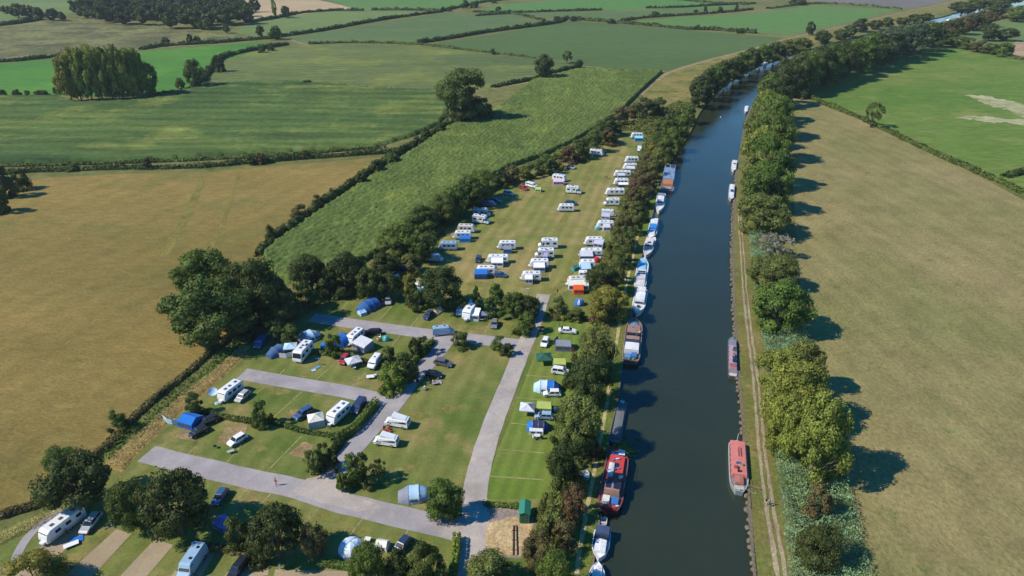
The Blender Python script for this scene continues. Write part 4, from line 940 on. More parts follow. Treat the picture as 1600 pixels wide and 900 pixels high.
# dark rubble-like wall hedge beside the golden field
H('bramble_wall', [(352, 534), (320, 560), (290, 586), (250, 618), (215, 648), (190, 676), (165, 700), (140, 718)], 2.6, 1.5, 'brown', 'dark brown bramble-covered wall along the lower edge of the golden field', 'wall')
H('bramble_wall', [(96, 776), (60, 790), (25, 800), (0, 808), (-60, 822)], 2.4, 1.4, 'brown', 'dark brown bramble-covered wall at the lower left edge', 'wall')

# ================================================================== VEHICLES
def wheels(t, xs, y, r=.33, w=.22, rim=True):
    for x in xs:
        for s in (-1, 1):
            m = MB(); m.tube((0, -w/2, 0), (0, w/2, 0), r, r, 12); o = m.build('wheel', TYRE, t); o.location = (x, s*y, r)
            if rim:
                m = MB(); m.tube((0, s*w*.4, 0), (0, s*(w*.5+.015), 0), r*.62, r*.55, 10); m.build('rim', RIM, o)
def tinted(o): o['tint'] = 1; return o
def side_pane(t, name, x0, x1, z0, z1, y0, y1, s, x0t=None, x1t=None, mat=None):
    """a window pane on side s; y0 the half width at its foot, y1 at its head"""
    x0t = x0 if x0t is None else x0t; x1t = x1 if x1t is None else x1t
    q = [(x0, s*y0, z0), (x1, s*y0, z0), (x1t, s*y1, z1), (x0t, s*y1, z1)]
    if s > 0: q = q[::-1]
    m = MB(); m.panel(q, .018); return m.build(name, mat or GLASS, t)
def cross_pane(t, name, xa, za, xb, zb, ya, yb, mat=None, flip=False):
    q = [(xa, -ya, za), (xa, ya, za), (xb, yb, zb), (xb, -yb, zb)]
    if flip: q = q[::-1]
    m = MB(); m.panel(q, .018); return m.build(name, mat or GLASS, t)
def p_car(style):
    t = thing('parked_car')
    S = dict(hatch=(4.0, 1.46, -1.75, -1.45, .35, 1.15), suv=(4.5, 1.68, -2.1, -1.85, .45, 1.2), estate=(4.7, 1.47, -2.2, -1.7, .45, 1.25), saloon=(4.7, 1.43, -1.75, -1.05, .35, 1.2))[style]
    L, Ht, xr, xrt, xft, xf = S; l = L/2; b0 = .93 if style != 'suv' else 1.02
    prof = [(-l+.05, .32), (-l, .62), (-l+.06, b0-.05), (-l+.25, b0), (xf, b0-.02), (l-.35, b0-.16), (l-.05, b0-.32), (l, .5), (l-.08, .3)]
    wd = lambda x, z: .88-.10*max(0, (abs(x)-l*.75)/(l*.25))-.04*(z > .85)
    m = MB(); m.prism(prof, wd); tinted(m.build('body', PAINT, t, .06))
    cw = lambda x, z: .80 if z < b0+.05 else .62
    m = MB(); m.prism([(xr, b0-.05), (xrt, Ht), (xft, Ht+.01), (xf, b0-.05)], cw); tinted(m.build('cabin', PAINT, t, .03))
    k = lambda z: .80-(z-(b0-.05))/(Ht-b0+.05)*.18
    za, zb = b0+.04, Ht-.07
    lx = lambda z, a, b_: a+(b_-a)*(z-(b0-.05))/(Ht-b0+.05)
    cross_pane(t, 'windscreen', lx(za, xf, xft), za, lx(zb, xf, xft), zb, k(za)-.05, k(zb)-.05)
    cross_pane(t, 'rear_window', lx(za, xr, xrt), za, lx(zb, xr, xrt), zb, k(za)-.06, k(zb)-.06, flip=True)
    mid = (xft+xrt)/2-.02
    for s in (-1, 1):
        side_pane(t, 'side_window', mid+.05, lx(za, xf, xft)-.12, za, zb, k(za), k(zb), s, mid+.05, lx(zb, xf, xft)-.1)
        side_pane(t, 'side_window', lx(za, xr, xrt)+.14, mid-.05, za, zb, k(za), k(zb), s, lx(zb, xr, xrt)+.1, mid-.05)
        m = MB(); m.box((l-.12, s*.62, b0-.34), (.12, .3, .14)); m.build('headlight', LAMP, t)
        m = MB(); m.box((-l+.05, s*.68, b0-.18), (.08, .2, .2)); m.build('tail_light', TAIL, t)
        m = MB(); m.box((xf-.25, s*.93, b0+.06), (.12, .16, .12)); tinted(m.build('wing_mirror', PAINT, t))
    wheels(t, (-l*.62, l*.63), .80); freeze(t); return t
def p_van(style):
    t = thing('van'); high = style == 'panel'
    l, Ht = (2.75, 2.35) if high else (2.45, 1.95)
    prof = [(-l, .38), (-l-.03, 1.2), (-l+.08, Ht-.08), (-l+.2, Ht), (l-1.45, Ht), (l-1.25, Ht-.08), (l-.75, 1.25), (l-.15, 1.0), (l, .8), (l, .36)]
    m = MB(); m.prism(prof, lambda x, z: .97-.08*(z > 1.3)-.08*(x > l-.4)); tinted(m.build('body', PAINT, t, .07))
    cross_pane(t, 'windscreen', l-.80, 1.33, l-1.22, Ht-.2, .8, .78)
    cross_pane(t, 'rear_window', -l-.01, 1.25, -l+.06, Ht-.25, .7, .68, flip=True)
    for s in (-1, 1):
        side_pane(t, 'side_window', l-1.75, l-.92, 1.3, Ht-.3, .945, .90, s, l-1.75, l-1.25)
        if not high:
            side_pane(t, 'side_window', l-2.9, l-1.9, 1.3, Ht-.28, .945, .90, s); side_pane(t, 'side_window', -l+.3, l-3.05, 1.3, Ht-.28, .945, .90, s)
        m = MB(); m.box((l-.06, s*.7, .85), (.14, .25, .2)); m.build('headlight', LAMP, t)
        m = MB(); m.box((-l, s*.85, 1.0), (.06, .14, .4)); m.build('tail_light', TAIL, t)
        m = MB(); m.box((l-.95, s*1.08, 1.35), (.12, .18, .28)); m.build('wing_mirror', TRIMM, t)
    m = MB(); m.box((l, 0, .5), (.08, 1.7, .2)); m.build('bumper', TRIMM, t)
    if style == 'poptop':
        m = MB(); m.prism([(-l+.5, Ht-.02), (-l+.5, Ht+.12), (l-1.7, Ht+.75), (l-1.6, Ht+.7), (l-1.6, Ht-.02)], .72); tinted(m.build('lifting_roof', CLOTH, t, .02))
        m = MB(); m.box((-l*.15, 0, Ht+.35), (.01, .01, .01))
    if style == 'camper':
        m = MB(); m.box((-.6, 0, Ht+.04), (2.6, 1.4, .1)); tinted(m.build('roof_box', PAINT, t, .03))
        m = MB(); m.box((-.3, 0, Ht+.11), (.5, .4, .05)); m.build('skylight', GLASS, t)
    if high:
        for x in (-1.6, .4): m = MB(); m.box((x, .3, Ht+.04), (.4, .4, .09)); m.build('skylight', GLASS, t)
    wheels(t, (-l*.58, l*.62), .86, .35); freeze(t); return t
def p_motorhome(style):
    t = thing('motorhome'); L = 7.0 if style == 'long' else 6.0; l = L/2; Ht = 2.85
    xf = l-2.0
    if style == 'aclass':
        prof = [(-l, .45), (-l-.04, 1.6), (-l+.05, Ht-.15), (-l+.25, Ht), (l-.9, Ht), (l-.45, Ht-.3), (l-.05, 1.3), (l, .9), (l-.03, .42)]
        m = MB(); m.prism(prof, 1.13); tinted(m.build('body', PAINT, t, .09))
        cross_pane(t, 'windscreen', l-.07, 1.4, l-.43, Ht-.35, 1.0, .95)
        for s in (-1, 1): side_pane(t, 'side_window', l-1.7, l-.6, 1.35, 2.05, 1.13, 1.13, s)
    else:
        prof = [(-l, .45), (-l-.04, 1.6), (-l, Ht-.1), (-l+.2, Ht), (xf+.6, Ht), (xf+1.0, Ht-.35), (xf+.9, Ht-.75), (xf+.3, 2.0), (xf+.05, 1.9), (xf, .45)]
        m = MB(); m.prism(prof, 1.13); tinted(m.build('body', PAINT, t, .07))
        m = MB(); m.prism([(xf-.05, .38), (xf-.05, 1.98), (xf+.55, 1.98), (xf+1.15, 1.3), (l-.15, 1.08), (l, .85), (l, .38)], lambda x, z: .98-.1*(z > 1.4)); tinted(m.build('cabin', PAINT, t, .05))
        cross_pane(t, 'windscreen', xf+1.13, 1.36, xf+.62, 1.94, .82, .78)
        for s in (-1, 1): side_pane(t, 'side_window', xf+.1, xf+.95, 1.32, 1.85, .96, .92, s, xf+.1, xf+.6)
    for s in (-1, 1):
        side_pane(t, 'side_window', -l+.5, -l+1.5, 1.5, 2.15, 1.13, 1.13, s); side_pane(t, 'side_window', xf-1.4, xf-.4, 1.5, 2.15, 1.13, 1.13, s)
        m = MB(); m.box((l-.04, s*.72, .9), (.1, .28, .22)); m.build('headlight', LAMP, t)
        m = MB(); m.box((-l-.02, s*1.0, .9), (.05, .14, .5)); m.build('tail_light', TAIL, t)
        m = MB(); m.box((-.2, s*1.135, .75), (L*.55, .02, .12)); m.build('stripe', flat('grey_stripe', (.25, .28, .33), .5), t)
        m = MB(); m.box((xf+1.0, s*1.12, 1.45), (.12, .2, .35)); m.build('wing_mirror', TRIMM, t)
    m = MB(); m.box((-.6, -1.14, 1.35), (.65, .03, 1.7)); m.build('door', flat('caravan_door', (.55, .56, .56), .5), t)
    cross_pane(t, 'rear_window', -l-.035, 1.6, -l-.01, 2.2, .6, .6, flip=True)
    for x in (-l+1.1, -.3, xf-.3): m = MB(); m.box((x, 0, Ht+.05), (.6, .5, .1)); m.build('skylight', flat('smoked_skylight', (.1, .11, .12), .3), t)
    m = MB(); m.box((-l*.25, .7, Ht+.03), (1.0, .5, .04)); m.build('solar_panel', SOLAR, t)
    m = MB(); m.tube((-l+1, -1.2, Ht-.08), (xf, -1.2, Ht-.08), .07); m.build('rolled_awning', flat('awning_case', (.5, .5, .52), .5), t)
    wheels(t, (-l*.5, l*.68), .96, .35); freeze(t); return t
def p_caravan(style):
    t = thing('caravan'); L = dict(small=4.6, mid=5.6, long=7.0)[style]; l = L/2; Ht = 2.6
    prof = [(-l, .48), (-l-.08, 1.2), (-l-.05, 2.2), (-l+.15, Ht-.04), (-l+.4, Ht), (l-.8, Ht+.02), (l-.4, Ht-.2), (l-.1, 1.75), (l+.08, 1.1), (l+.05, .48)]
    m = MB(); m.prism(prof, 1.13); tinted(m.build('body', PAINT, t, .09))
    cross_pane(t, 'front_window', l-.07, 1.42, l-.30, 2.2, .95, .9); cross_pane(t, 'rear_window', -l-.07, 1.45, -l-.03, 2.1, .8, .8, flip=True)
    n = 3 if style != 'small' else 2
    for s in (-1, 1):
        for i in range(n):
            x = -l+.75+i*(L-1.4)/n; side_pane(t, 'side_window', x, x+.95, 1.45, 2.05, 1.13, 1.13, s)
        m = MB(); m.box((0, s*1.135, .85), (L*.86, .02, .16)); m.build('stripe', flat('grey_stripe', (.25, .28, .33), .5), t)
        m = MB(); m.box((-l-.06, s*.95, .8), (.06, .2, .3)); m.build('tail_light', TAIL, t)
    m = MB(); m.box((l*.12, -1.14, 1.4), (.62, .03, 1.75)); m.build('door', flat('caravan_door', (.55, .56, .56), .5), t)
    for x in ((-l*.6, 0, l*.45) if n == 3 else (-l*.4, l*.3)): m = MB(); m.box((x, .1, Ht+.05), (.65, .55, .11)); m.build('skylight', flat('smoked_skylight', (.1, .11, .12), .3), t)
    m = MB(); m.tube((l, -.5, .5), (l+1.2, 0, .5), .05); m.tube((l, .5, .5), (l+1.2, 0, .5), .05); m.tube((l+.9, 0, 0), (l+.9, 0, .7), .04); m.box((l+1.2, 0, .55), (.3, .1, .1)); m.build('drawbar', STEEL, t)
    m = MB(); m.box((l+.3, 0, .62), (.5, .9, .3)); m.build('gas_locker', flat('white_plastic', (.7, .7, .7), .4), t)
    wheels(t, ((-.1,) if style != 'long' else (-.45, .35)), 1.0, .31, .2); freeze(t); return t
VP = {}
def vproto(k):
    if k not in VP:
        a, b_ = k.split('_'); VP[k] = dict(car=p_car, van=p_van, motorhome=p_motorhome, caravan=p_caravan)[a](b_)
    return VP[k]
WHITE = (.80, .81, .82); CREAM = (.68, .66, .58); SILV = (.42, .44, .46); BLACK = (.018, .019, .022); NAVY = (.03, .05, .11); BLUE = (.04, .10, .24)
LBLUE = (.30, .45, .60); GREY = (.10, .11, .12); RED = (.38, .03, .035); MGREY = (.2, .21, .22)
NAMES = dict(car='parked_car', van='van', motorhome='motorhome', caravan='caravan')
def V(kind, rear, front, tint, label, group=None, s=1.0, name=None, cat=None):
    a, b_ = G(*rear), G(*front); c = (a+b_)/2; d = b_-a
    j = random.uniform(.96, 1.04)
    o = instance(vproto(kind), label, cat or dict(car='car', van='van', motorhome='motorhome', caravan='caravan')[kind.split('_')[0]], group, (c.x, c.y, .07 if False else .06), math.atan2(d.y, d.x), (s, s, s), tuple(x*j for x in tint))
    o.name = name or NAMES[kind.split('_')[0]]
    return o
# bottom left
V('caravan_long', (122, 812), (80, 844), WHITE, 'big white twin-axle caravan on the gravel pitch behind the dark round tree')
V('car_estate', (153, 809), (134, 833), SILV, 'silver car parked beside the big twin-axle caravan')
V('van_panel', (316, 866), (288, 908), LBLUE, 'long pale blue camper van on the third gravel pitch at the bottom edge', s=1.1)
V('car_suv', (384, 880), (362, 908), BLACK, 'black car cut off by the bottom edge right of the pale blue camper')
V('car_hatch', (352, 770), (338, 790), BLUE, 'blue car half hidden by the big dark tree behind the gravel pitches')
V('car_hatch', (636, 848), (622, 864), NAVY, 'dark blue car hidden behind the trees at the bottom edge')
V('van_poptop', (640, 668), (603, 662), WHITE, 'white camper van with raised roof and red chairs in front', s=1.05)
V('van_poptop', (588+32, 696), (588, 692), WHITE, 'white camper van with its side door open, lower of the two on the middle lawn')
# lower rows
V('caravan_mid', (378, 606), (345, 631), WHITE, 'white caravan with a round dish beside the middle cross road')
V('car_hatch', (389, 615), (371, 631), SILV, 'pale silver car right of the caravan with the round dish')
V('car_estate', (338, 656), (312, 668), BLACK, 'black estate car right behind the bright blue dome tent')
V('car_hatch', (322, 672), (300, 684), BLACK, 'black car below the black estate near the blue dome tent')
V('car_hatch', (383, 684), (360, 698), WHITE, 'white hatchback beside the bare earth patch above the lower cross road')
V('car_suv', (487, 643), (463, 657), BLUE, 'dark blue car left of the white gazebo')
V('caravan_mid', (545, 640), (515, 667), WHITE, 'white caravan right of the white gazebo')
V('van_bus', (569, 628), (553, 651), NAVY, 'dark blue van beside the clipped hedge on the link road', s=.95)
V('van_bus', (417, 530), (401, 549), BLUE, 'light blue van with roof bars at the left end of the upper rows')
V('motorhome_aclass', (488, 543), (461, 573), WHITE, 'long white motorhome between the blue tunnel tent and the lawn', s=1.05)
V('caravan_mid', (570, 520), (541, 545), WHITE, 'white caravan with a grey awning on the upper row', s=.95)
V('car_estate', (597, 522), (568, 523), BLACK, 'black car with open boot beside the teal tent')
V('car_hatch', (545, 556), (532, 574), RED, 'red car with a white awning behind it')
V('van_camper', (595, 559), (577, 582), WHITE, 'white camper van with its side door open on the third row')
V('car_hatch', (606, 466), (607, 480), SILV, 'silver hatchback by the trees right of the long blue tent')
V('car_hatch', (677, 489), (662, 503), NAVY, 'dark blue car left below the cream tent')
V('van_bus', (722, 481), (715, 499), LBLUE, 'pale blue van squeezed left of the big white caravan', s=.8)
V('caravan_long', (745, 478), (726, 505), WHITE, 'big white caravan with an awning near the conifers', s=1.05)
V('car_hatch', (774, 502), (771, 517), MGREY, 'grey car right of the big white caravan near the conifers')
V('van_panel', (676, 524), (710, 521), LBLUE, 'pale blue panel van standing on the upper cross road', s=.98)
V('car_estate', (677, 567), (709, 574), GREY, 'dark grey estate car on the middle lawn beside the link road')
V('car_hatch', (667, 587), (690, 590), BLACK, 'black car with open doors beside the picnic on the middle lawn')
# right strip
V('car_saloon', (873, 519), (900, 521), WHITE, 'white saloon car at the top of the right lawn strip')
V('car_hatch', (855, 530), (848, 546), WHITE, 'white hatchback left of the grey frame tent')
V('car_suv', (863, 582), (890, 586), WHITE, 'white car below the lime green tents')
V('car_hatch', (875, 618), (850, 618), WHITE, 'white car in front of the long blue and white tent')
V('car_hatch', (860, 654), (840, 653), LBLUE, 'pale blue hatchback between the grey gazebo and the dark blue tent')
# camping field, right column of caravans going up
F1 = 'caravans in the right column of the camping field'
V('caravan_mid', (919, 446), (886, 447), CREAM, 'caravan with a wide cream awning roof, lowest of the right column', F1, 1.05)
V('caravan_small', (931, 419), (903, 419), WHITE, 'white caravan buried behind the blue awning above the cream one', F1)
V('caravan_long', (942, 401), (905, 401), WHITE, 'long white caravan above the blue awning in the right column', F1, .98)
V('caravan_mid', (941, 383), (914, 383), WHITE, 'white caravan with a lilac awning in the right column', F1)
V('caravan_mid', (957, 357), (934, 357), WHITE, 'white caravan with a turquoise windbreak in the right column', F1)
V('van_panel', (940, 337), (963, 338), WHITE, 'white panel camper van with an awning in the right column', F1)
V('motorhome_coach', (966, 321), (944, 321), WHITE, 'white motorhome without an awning in the right column', F1, .95)
V('caravan_long', (975, 305), (947, 305), WHITE, 'long white caravan with a dark window band in the right column', F1)
V('caravan_mid', (980, 289), (961, 289), WHITE, 'white caravan with a dark blue awning foot in the right column', F1)
V('caravan_long', (984, 276), (961, 276), WHITE, 'white caravan with tan windbreak near the seated campers in the right column', F1, .95)
V('caravan_mid', (994, 265), (975, 265), WHITE, 'white caravan third from the top of the right column', F1)
V('caravan_mid', (997, 254), (977, 254), WHITE, 'white caravan second from the top of the right column', F1)
V('van_camper', (999, 232), (999, 240), WHITE, 'small white camper seen from its end near the top of the camping field')
V('caravan_mid', (1004, 216), (986, 216), WHITE, 'white caravan with a bright blue awning at the very top of the camping field')
V('caravan_mid', (921, 242), (942, 244), WHITE, 'white caravan standing alone at the top left of the camping field', s=1.1)
V('car_hatch', (886, 262), (898, 265), SILV, 'silver car parked below the lone top caravan by the hedge')
V('caravan_mid', (864, 281), (884, 284), WHITE, 'white caravan with a pink and white striped awning')
V('motorhome_coach', (883, 301), (910, 303), WHITE, 'white motorhome with two people beside it in the upper middle')
V('car_estate', (883, 318), (902, 321), NAVY, 'dark blue estate car behind the caravan with a dark window band')
V('caravan_mid', (896, 330), (873, 330), WHITE, 'white caravan in front of the dark blue estate car')
F2 = 'caravans in the centre columns of the camping field'
V('motorhome_coach', (870, 387), (842, 387), WHITE, 'white motorhome, top of the middle column', F2, 1.05)
V('motorhome_coach', (865, 402), (836, 402), WHITE, 'white motorhome second from the top of the middle column', F2)
V('caravan_mid', (857, 418), (828, 418), WHITE, 'white caravan with a small purple-windowed awning in the middle column', F2)
V('caravan_mid', (845, 438), (815, 438), WHITE, 'white caravan with a tall white porch awning, lowest of the middle column', F2)
V('caravan_mid', (806, 389), (779, 389), WHITE, 'white caravan with a small blue porch, top of the column left of centre', F2)
V('caravan_long', (794, 410), (762, 410), WHITE, 'white caravan with a white arched awning left of centre', F2, .92)
V('caravan_mid', (774, 429), (744, 429), WHITE, 'white caravan with a bright blue awning left of centre', F2)
V('car_hatch', (749, 403), (746, 413), NAVY, 'dark car seen end on left of the arched awning')
V('car_hatch', (775, 432), (788, 433), BLUE, 'dark blue car right of the bright blue awning')
# left column
V('van_bus', (821, 290), (840, 295), WHITE, 'white van behind the red car at the hedge')
V('car_estate', (809, 293), (827, 299), RED, 'red car beside the hedge of the camping field')
V('car_suv', (786, 303), (804, 307), LBLUE, 'light blue car left of the red car by the hedge')
V('van_bus', (752, 321), (777, 323), BLUE, 'blue van under the trees left of the camping field', s=1.05)
V('car_estate', (766, 315), (783, 317), BLUE, 'blue car behind the blue van under the trees')
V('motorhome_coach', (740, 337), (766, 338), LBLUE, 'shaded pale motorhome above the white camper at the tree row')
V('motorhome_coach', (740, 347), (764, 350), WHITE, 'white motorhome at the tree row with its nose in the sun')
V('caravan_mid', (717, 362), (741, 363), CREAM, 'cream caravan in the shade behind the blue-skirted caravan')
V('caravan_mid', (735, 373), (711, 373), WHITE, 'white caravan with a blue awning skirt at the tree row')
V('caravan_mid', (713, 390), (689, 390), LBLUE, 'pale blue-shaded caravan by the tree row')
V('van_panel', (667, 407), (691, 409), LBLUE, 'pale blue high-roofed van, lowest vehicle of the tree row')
V('car_hatch', (640, 414), (654, 417), SILV, 'small silver car behind the white estate near the tree row')
V('car_estate', (636, 422), (658, 424), WHITE, 'white car at the lower left of the camping field')
V('car_hatch', (609, 430), (620, 434), WHITE, 'white car almost hidden in the shade of the lower trees')
V('van_camper', (646, 450), (659, 453), WHITE, 'white vehicle behind the large dark round tree')
V('car_hatch', (937, 398), (934, 408), SILV, 'silver car squeezed between caravans of the right column')

# ================================================================== TENTS
def PT(p, q=None): return G(*p)
def tent_root(name, label, cat, px, ang, group=None):
    p = G(*px); return thing(name, label, cat, group, (p.x, p.y, .06), R(ang))
def cloth(m, name, par, col, bevel=0.): return m.build(name, CLOTH, par, bevel, color=col)
def arc(w, h, n=8, k=1.): return [(-w*math.cos(math.pi*i/n), h*math.sin(math.pi*i/n)**k) for i in range(n+1)]
def tunnel(name, label, px, ang, L, W, Hh, cols, porch=None, cat='tent', windows=True):
    """hooped tunnel tent along local x; one cloth bay per colour, with poles between"""
    t = tent_root(name, label, cat, px, ang); n = len(cols); xs = [-L/2+L*i/n for i in range(n+1)]
    def hw(i): e = min(i, n-i); return (W/2*(.62 if e == 0 else 1.), Hh*(.55 if e == 0 and i in (0, n) else 1.))
    for i, c in enumerate(cols):
        m = MB(); V_ = []; K = 10
        for j in (i, i+1):
            w, h = hw(j); V_ += [(xs[j], y, z) for y, z in arc(w, h, K, .75)]
        mid = [(sum((V_[q][0], V_[q+K+1][0]))/2, (V_[q][1]+V_[q+K+1][1])/2*.96, (V_[q][2]+V_[q+K+1][2])/2*.955) for q in range(K+1)]
        VV = V_[:K+1]+mid+V_[K+1:]
        Fc = [(a*(K+1)+q, (a+1)*(K+1)+q, (a+1)*(K+1)+q+1, a*(K+1)+q+1) for a in (0, 1) for q in range(K)]
        if i == 0: Fc.append(tuple(range(K+1)))
        if i == n-1: Fc.append(tuple(range(2*(K+1), 3*(K+1))))
        m.add(VV, Fc); o = cloth(m, 'tent_bay', t, c)
        for p in o.data.polygons: p.use_smooth = len(p.vertices) == 4
    for i in range(1, n):
        w, h = hw(i); pts = arc(w*1.01, h*1.015, 8, .75); m = MB()
        for a, b_ in zip(pts, pts[1:]): m.tube((xs[i], a[0], a[1]), (xs[i], b_[0], b_[1]), .04, n=4)
        m.build('pole', STEEL, t)
    if windows:
        for i in range(n):
            if i == 0 and n > 2: continue
            m = MB(); x0 = xs[i]+.25; x1 = xs[i+1]-.25; m.panel([(x0, -W/2*.99, .5), (x1, -W/2*.99, .5), (x1, -W/2*.93, 1.05), (x0, -W/2*.93, 1.05)], .04); m.build('window', flat('tent_window', (.06, .08, .11), .2), t)
    if porch:
        m = MB(); m.panel([(L/2, -W*.3, Hh*.6), (L/2+1.6, -W*.35, Hh*.55), (L/2+1.6, W*.35, Hh*.55), (L/2, W*.3, Hh*.6)], .03); cloth(m, 'porch_canopy', t, porch)
        for s in (-1, 1): m = MB(); m.tube((L/2+1.55, s*W*.34, 0), (L/2+1.55, s*W*.34, Hh*.55), .03); m.build('pole', STEEL, t)
    return t
def dome(name, label, px, ang, W, D, Hh, col, col2=None, cat='tent'):
    t = tent_root(name, label, cat, px, ang); K = 12; m = MB(); m2 = MB()
    rings = [[(W/2*math.cos(2*math.pi*i/K)*math.cos(a)**.7, D/2*math.sin(2*math.pi*i/K)*math.cos(a)**.7, Hh*math.sin(a)**.85) for i in range(K)] for a in (0, .25, .55, .85, 1.15, 1.4)]
    vs = [v for r in rings for v in r]+[(0, 0, Hh)]
    f1 = []; f2 = []
    for r in range(5):
        for i in range(K):
            (f2 if (i % 4 in (0,) and r > 0) else f1).append((r*K+i, r*K+(i+1) % K, (r+1)*K+(i+1) % K, (r+1)*K+i))
    for i in range(K): (f2 if i % 4 == 0 else f1).append((5*K+i, 5*K+(i+1) % K, 6*K))
    m.add(vs, f1); cloth(m, 'flysheet', t, col); m2.add(vs, f2); cloth(m2, 'door_panel', t, col2 or tuple(x*.75 for x in col))
    for k in (0, 1):
        mm = MB(); pr = None
        for q in range(-6, 7):
            a = math.pi/2*(1-abs(q)/6); sgn = 1 if q >= 0 else -1; an = (math.pi/4+k*math.pi/2)
            p = (sgn*W/2*math.cos(an)*math.cos(a)**.7*1.02, sgn*D/2*math.sin(an)*math.cos(a)**.7*1.02, Hh*max(0, math.sin(a))**.85*1.02)
            if pr: mm.tube(pr, p, .03, n=4)
            pr = p
        mm.build('pole', STEEL, t)
    return t
def gazebo(name, label, px, ang, W, D, Hh, col, walls=0, cat='gazebo', col2=None):
    t = tent_root(name, label, cat, px, ang); w, d = W/2, D/2; e = Hh*.68
    sides = [((-w, -d), (w, -d)), ((w, -d), (w, d)), ((w, d), (-w, d)), ((-w, d), (-w, -d))]
    for k, (a, b_) in enumerate(sides):
        m = MB(); q = [(a[0], a[1], e), (b_[0], b_[1], e), (0, 0, Hh)]; mid = ((a[0]+b_[0])/2*.5, (a[1]+b_[1])/2*.5, e+(Hh-e)*.42)
        m.add([q[0], q[1], q[2], mid, (a[0], a[1], e-.22), (b_[0], b_[1], e-.22)], [(0, 1, 3), (1, 2, 3), (2, 0, 3), (4, 5, 1, 0)]); cloth(m, 'roof_panel', t, col2 if (col2 and k == 1) else col)
        m = MB(); m.tube((a[0], a[1], 0), (a[0], a[1], e), .03, n=5); m.build('leg', STEEL, t)
        if walls > k:
            m = MB(); m.panel([(a[0], a[1], 0), (b_[0], b_[1], 0), (b_[0], b_[1], e-.2), (a[0], a[1], e-.2)], .02); cloth(m, 'side_wall', t, tuple(x*.8 for x in col))
    return t
def house_tent(name, label, px, ang, L, W, Hh, col, col2=None, door=None, cat='tent', eave=.62, flat_=False):
    """frame tent or awning: ridge along local x, walls, roof slopes and windows"""
    t = tent_root(name, label, cat, px, ang); l, w = L/2, W/2; e = Hh*eave
    for s in (-1, 1):
        m = MB(); m.add([(-l, s*w, e), (l, s*w, e), (l*.93, 0, Hh), (-l*.93, 0, Hh), (0, s*w*.5, (e+Hh)/2-.08)], [(0, 1, 4), (1, 2, 4), (2, 3, 4), (3, 0, 4)]); cloth(m, 'roof_panel', t, col)
        m = MB(); m.panel([(-l*1.03, s*w*1.05, 0), (l*1.03, s*w*1.05, 0), (l, s*w, e), (-l, s*w, e)], .02); cloth(m, 'side_wall', t, col2 or col)
        m = MB(); m.add([(s*l*1.03, -w*1.05, 0), (s*l*1.03, w*1.05, 0), (s*l, w, e), (s*l*.93, 0, Hh), (s*l, -w, e)], [(0, 1, 2, 3, 4)]); cloth(m, 'end_wall', t, col2 or col)
    k = max(2, int(L/1.6))
    for i in range(k):
        x0 = -l+.25+i*(L-.3)/k; x1 = x0+(L-.3)/k-.3
        m = MB(); m.panel([(x0, -w*1.045, e*.38), (x1, -w*1.045, e*.38), (x1, -w*1.02, e*.85), (x0, -w*1.02, e*.85)], .035); m.build('window', flat('tent_window', (.06, .08, .11), .2), t)
    for sx in (-1, 1):
        for sy in (-1, 1): m = MB(); m.tube((sx*l, sy*w, 0), (sx*l, sy*w, e), .035, n=4); m.build('pole', STEEL, t)
    return t
def awning(label, px, ang, L, D, Hh, col, col2=None, group=None):
    """porch awning: roof sloping from the caravan side (+y) down to the front (-y)"""
    t = tent_root('awning', label, 'awning', px, ang, group); l = L/2; e = Hh*.78; c2 = col2 or col
    m = MB(); m.add([(-l, 0, Hh), (l, 0, Hh), (l, -D*.8, e+.1), (-l, -D*.8, e+.1), (l*1.02, -D, e-.15), (-l*1.02, -D, e-.15)], [(0, 1, 2, 3), (3, 2, 4, 5)]); cloth(m, 'roof_panel', t, col)
    m = MB(); m.panel([(-l, -D*1.02, 0), (l, -D*1.02, 0), (l, -D, e-.15), (-l, -D, e-.15)], .02); cloth(m, 'front_wall', t, c2)
    for s in (-1, 1): m = MB(); m.add([(s*l, 0, 0), (s*l, -D, 0), (s*l, -D, e-.15), (s*l, -D*.8, e+.1), (s*l, 0, Hh)], [(0, 1, 2, 3, 4)]); cloth(m, 'side_wall', t, c2)
    k = max(2, int(L/1.3))
    for i in range(k):
        x0 = -l+.15+i*(L-.2)/k; x1 = x0+(L-.2)/k-.2
        m = MB(); m.panel([(x0, -D*1.01-.03, .75), (x1, -D*1.01-.03, .75), (x1, -D*1.005-.03, e-.4), (x0, -D*1.005-.03, e-.4)], .03); m.build('window', flat('tent_window', (.06, .08, .11), .2), t)
    return t
TB = (.02, .16, .55); TBD = (.02, .07, .24); TLB = (.42, .60, .76); TG = (.22, .24, .30); TLG = (.55, .57, .62); LIME = (.38, .45, .12); TGR = (.03, .11, .07)
TEAL = (.03, .38, .36); ORG = (.72, .10, .02)
tunnel('tunnel_tent', 'grey and pale blue tunnel tent on the middle lawn left of the round tree', (647, 776), 8, 5.6, 4.0, 2.0, [TG, TLB, TLB], None)
dome('dome_tent', 'pale blue dome tent with a white top at the bottom edge', (550, 862), 10, 4.4, 4.0, 2.4, TLB, WHITE)
house_tent('dome_tent', 'bright blue tent with a dark car behind it near the golden grass', (299, 662), -20, 3.8, 3.4, 2.1, TB, (.02, .12, .42))
dome('dome_tent', 'bright blue dome tent behind the caravan on the upper row', (536, 537), 20, 4.6, 4.2, 2.6, TB, (.02, .10, .38))
awning('grey awning leaning against the white caravan on the upper row', (575, 540), -35, 4.2, 3.2, 2.3, TLG, TG)
tunnel('tunnel_tent', 'grey-blue tunnel tent left of the white gazebo canopy', (434, 552), 55, 5.4, 3.4, 2.0, [(.06, .12, .25), (.07, .14, .28), (.10, .18, .32)], None)
gazebo('gazebo', 'pale square canopy between the tunnel tent and the long motorhome', (455, 550), 10, 3.0, 3.0, 2.5, TLB, 0, col2=WHITE)
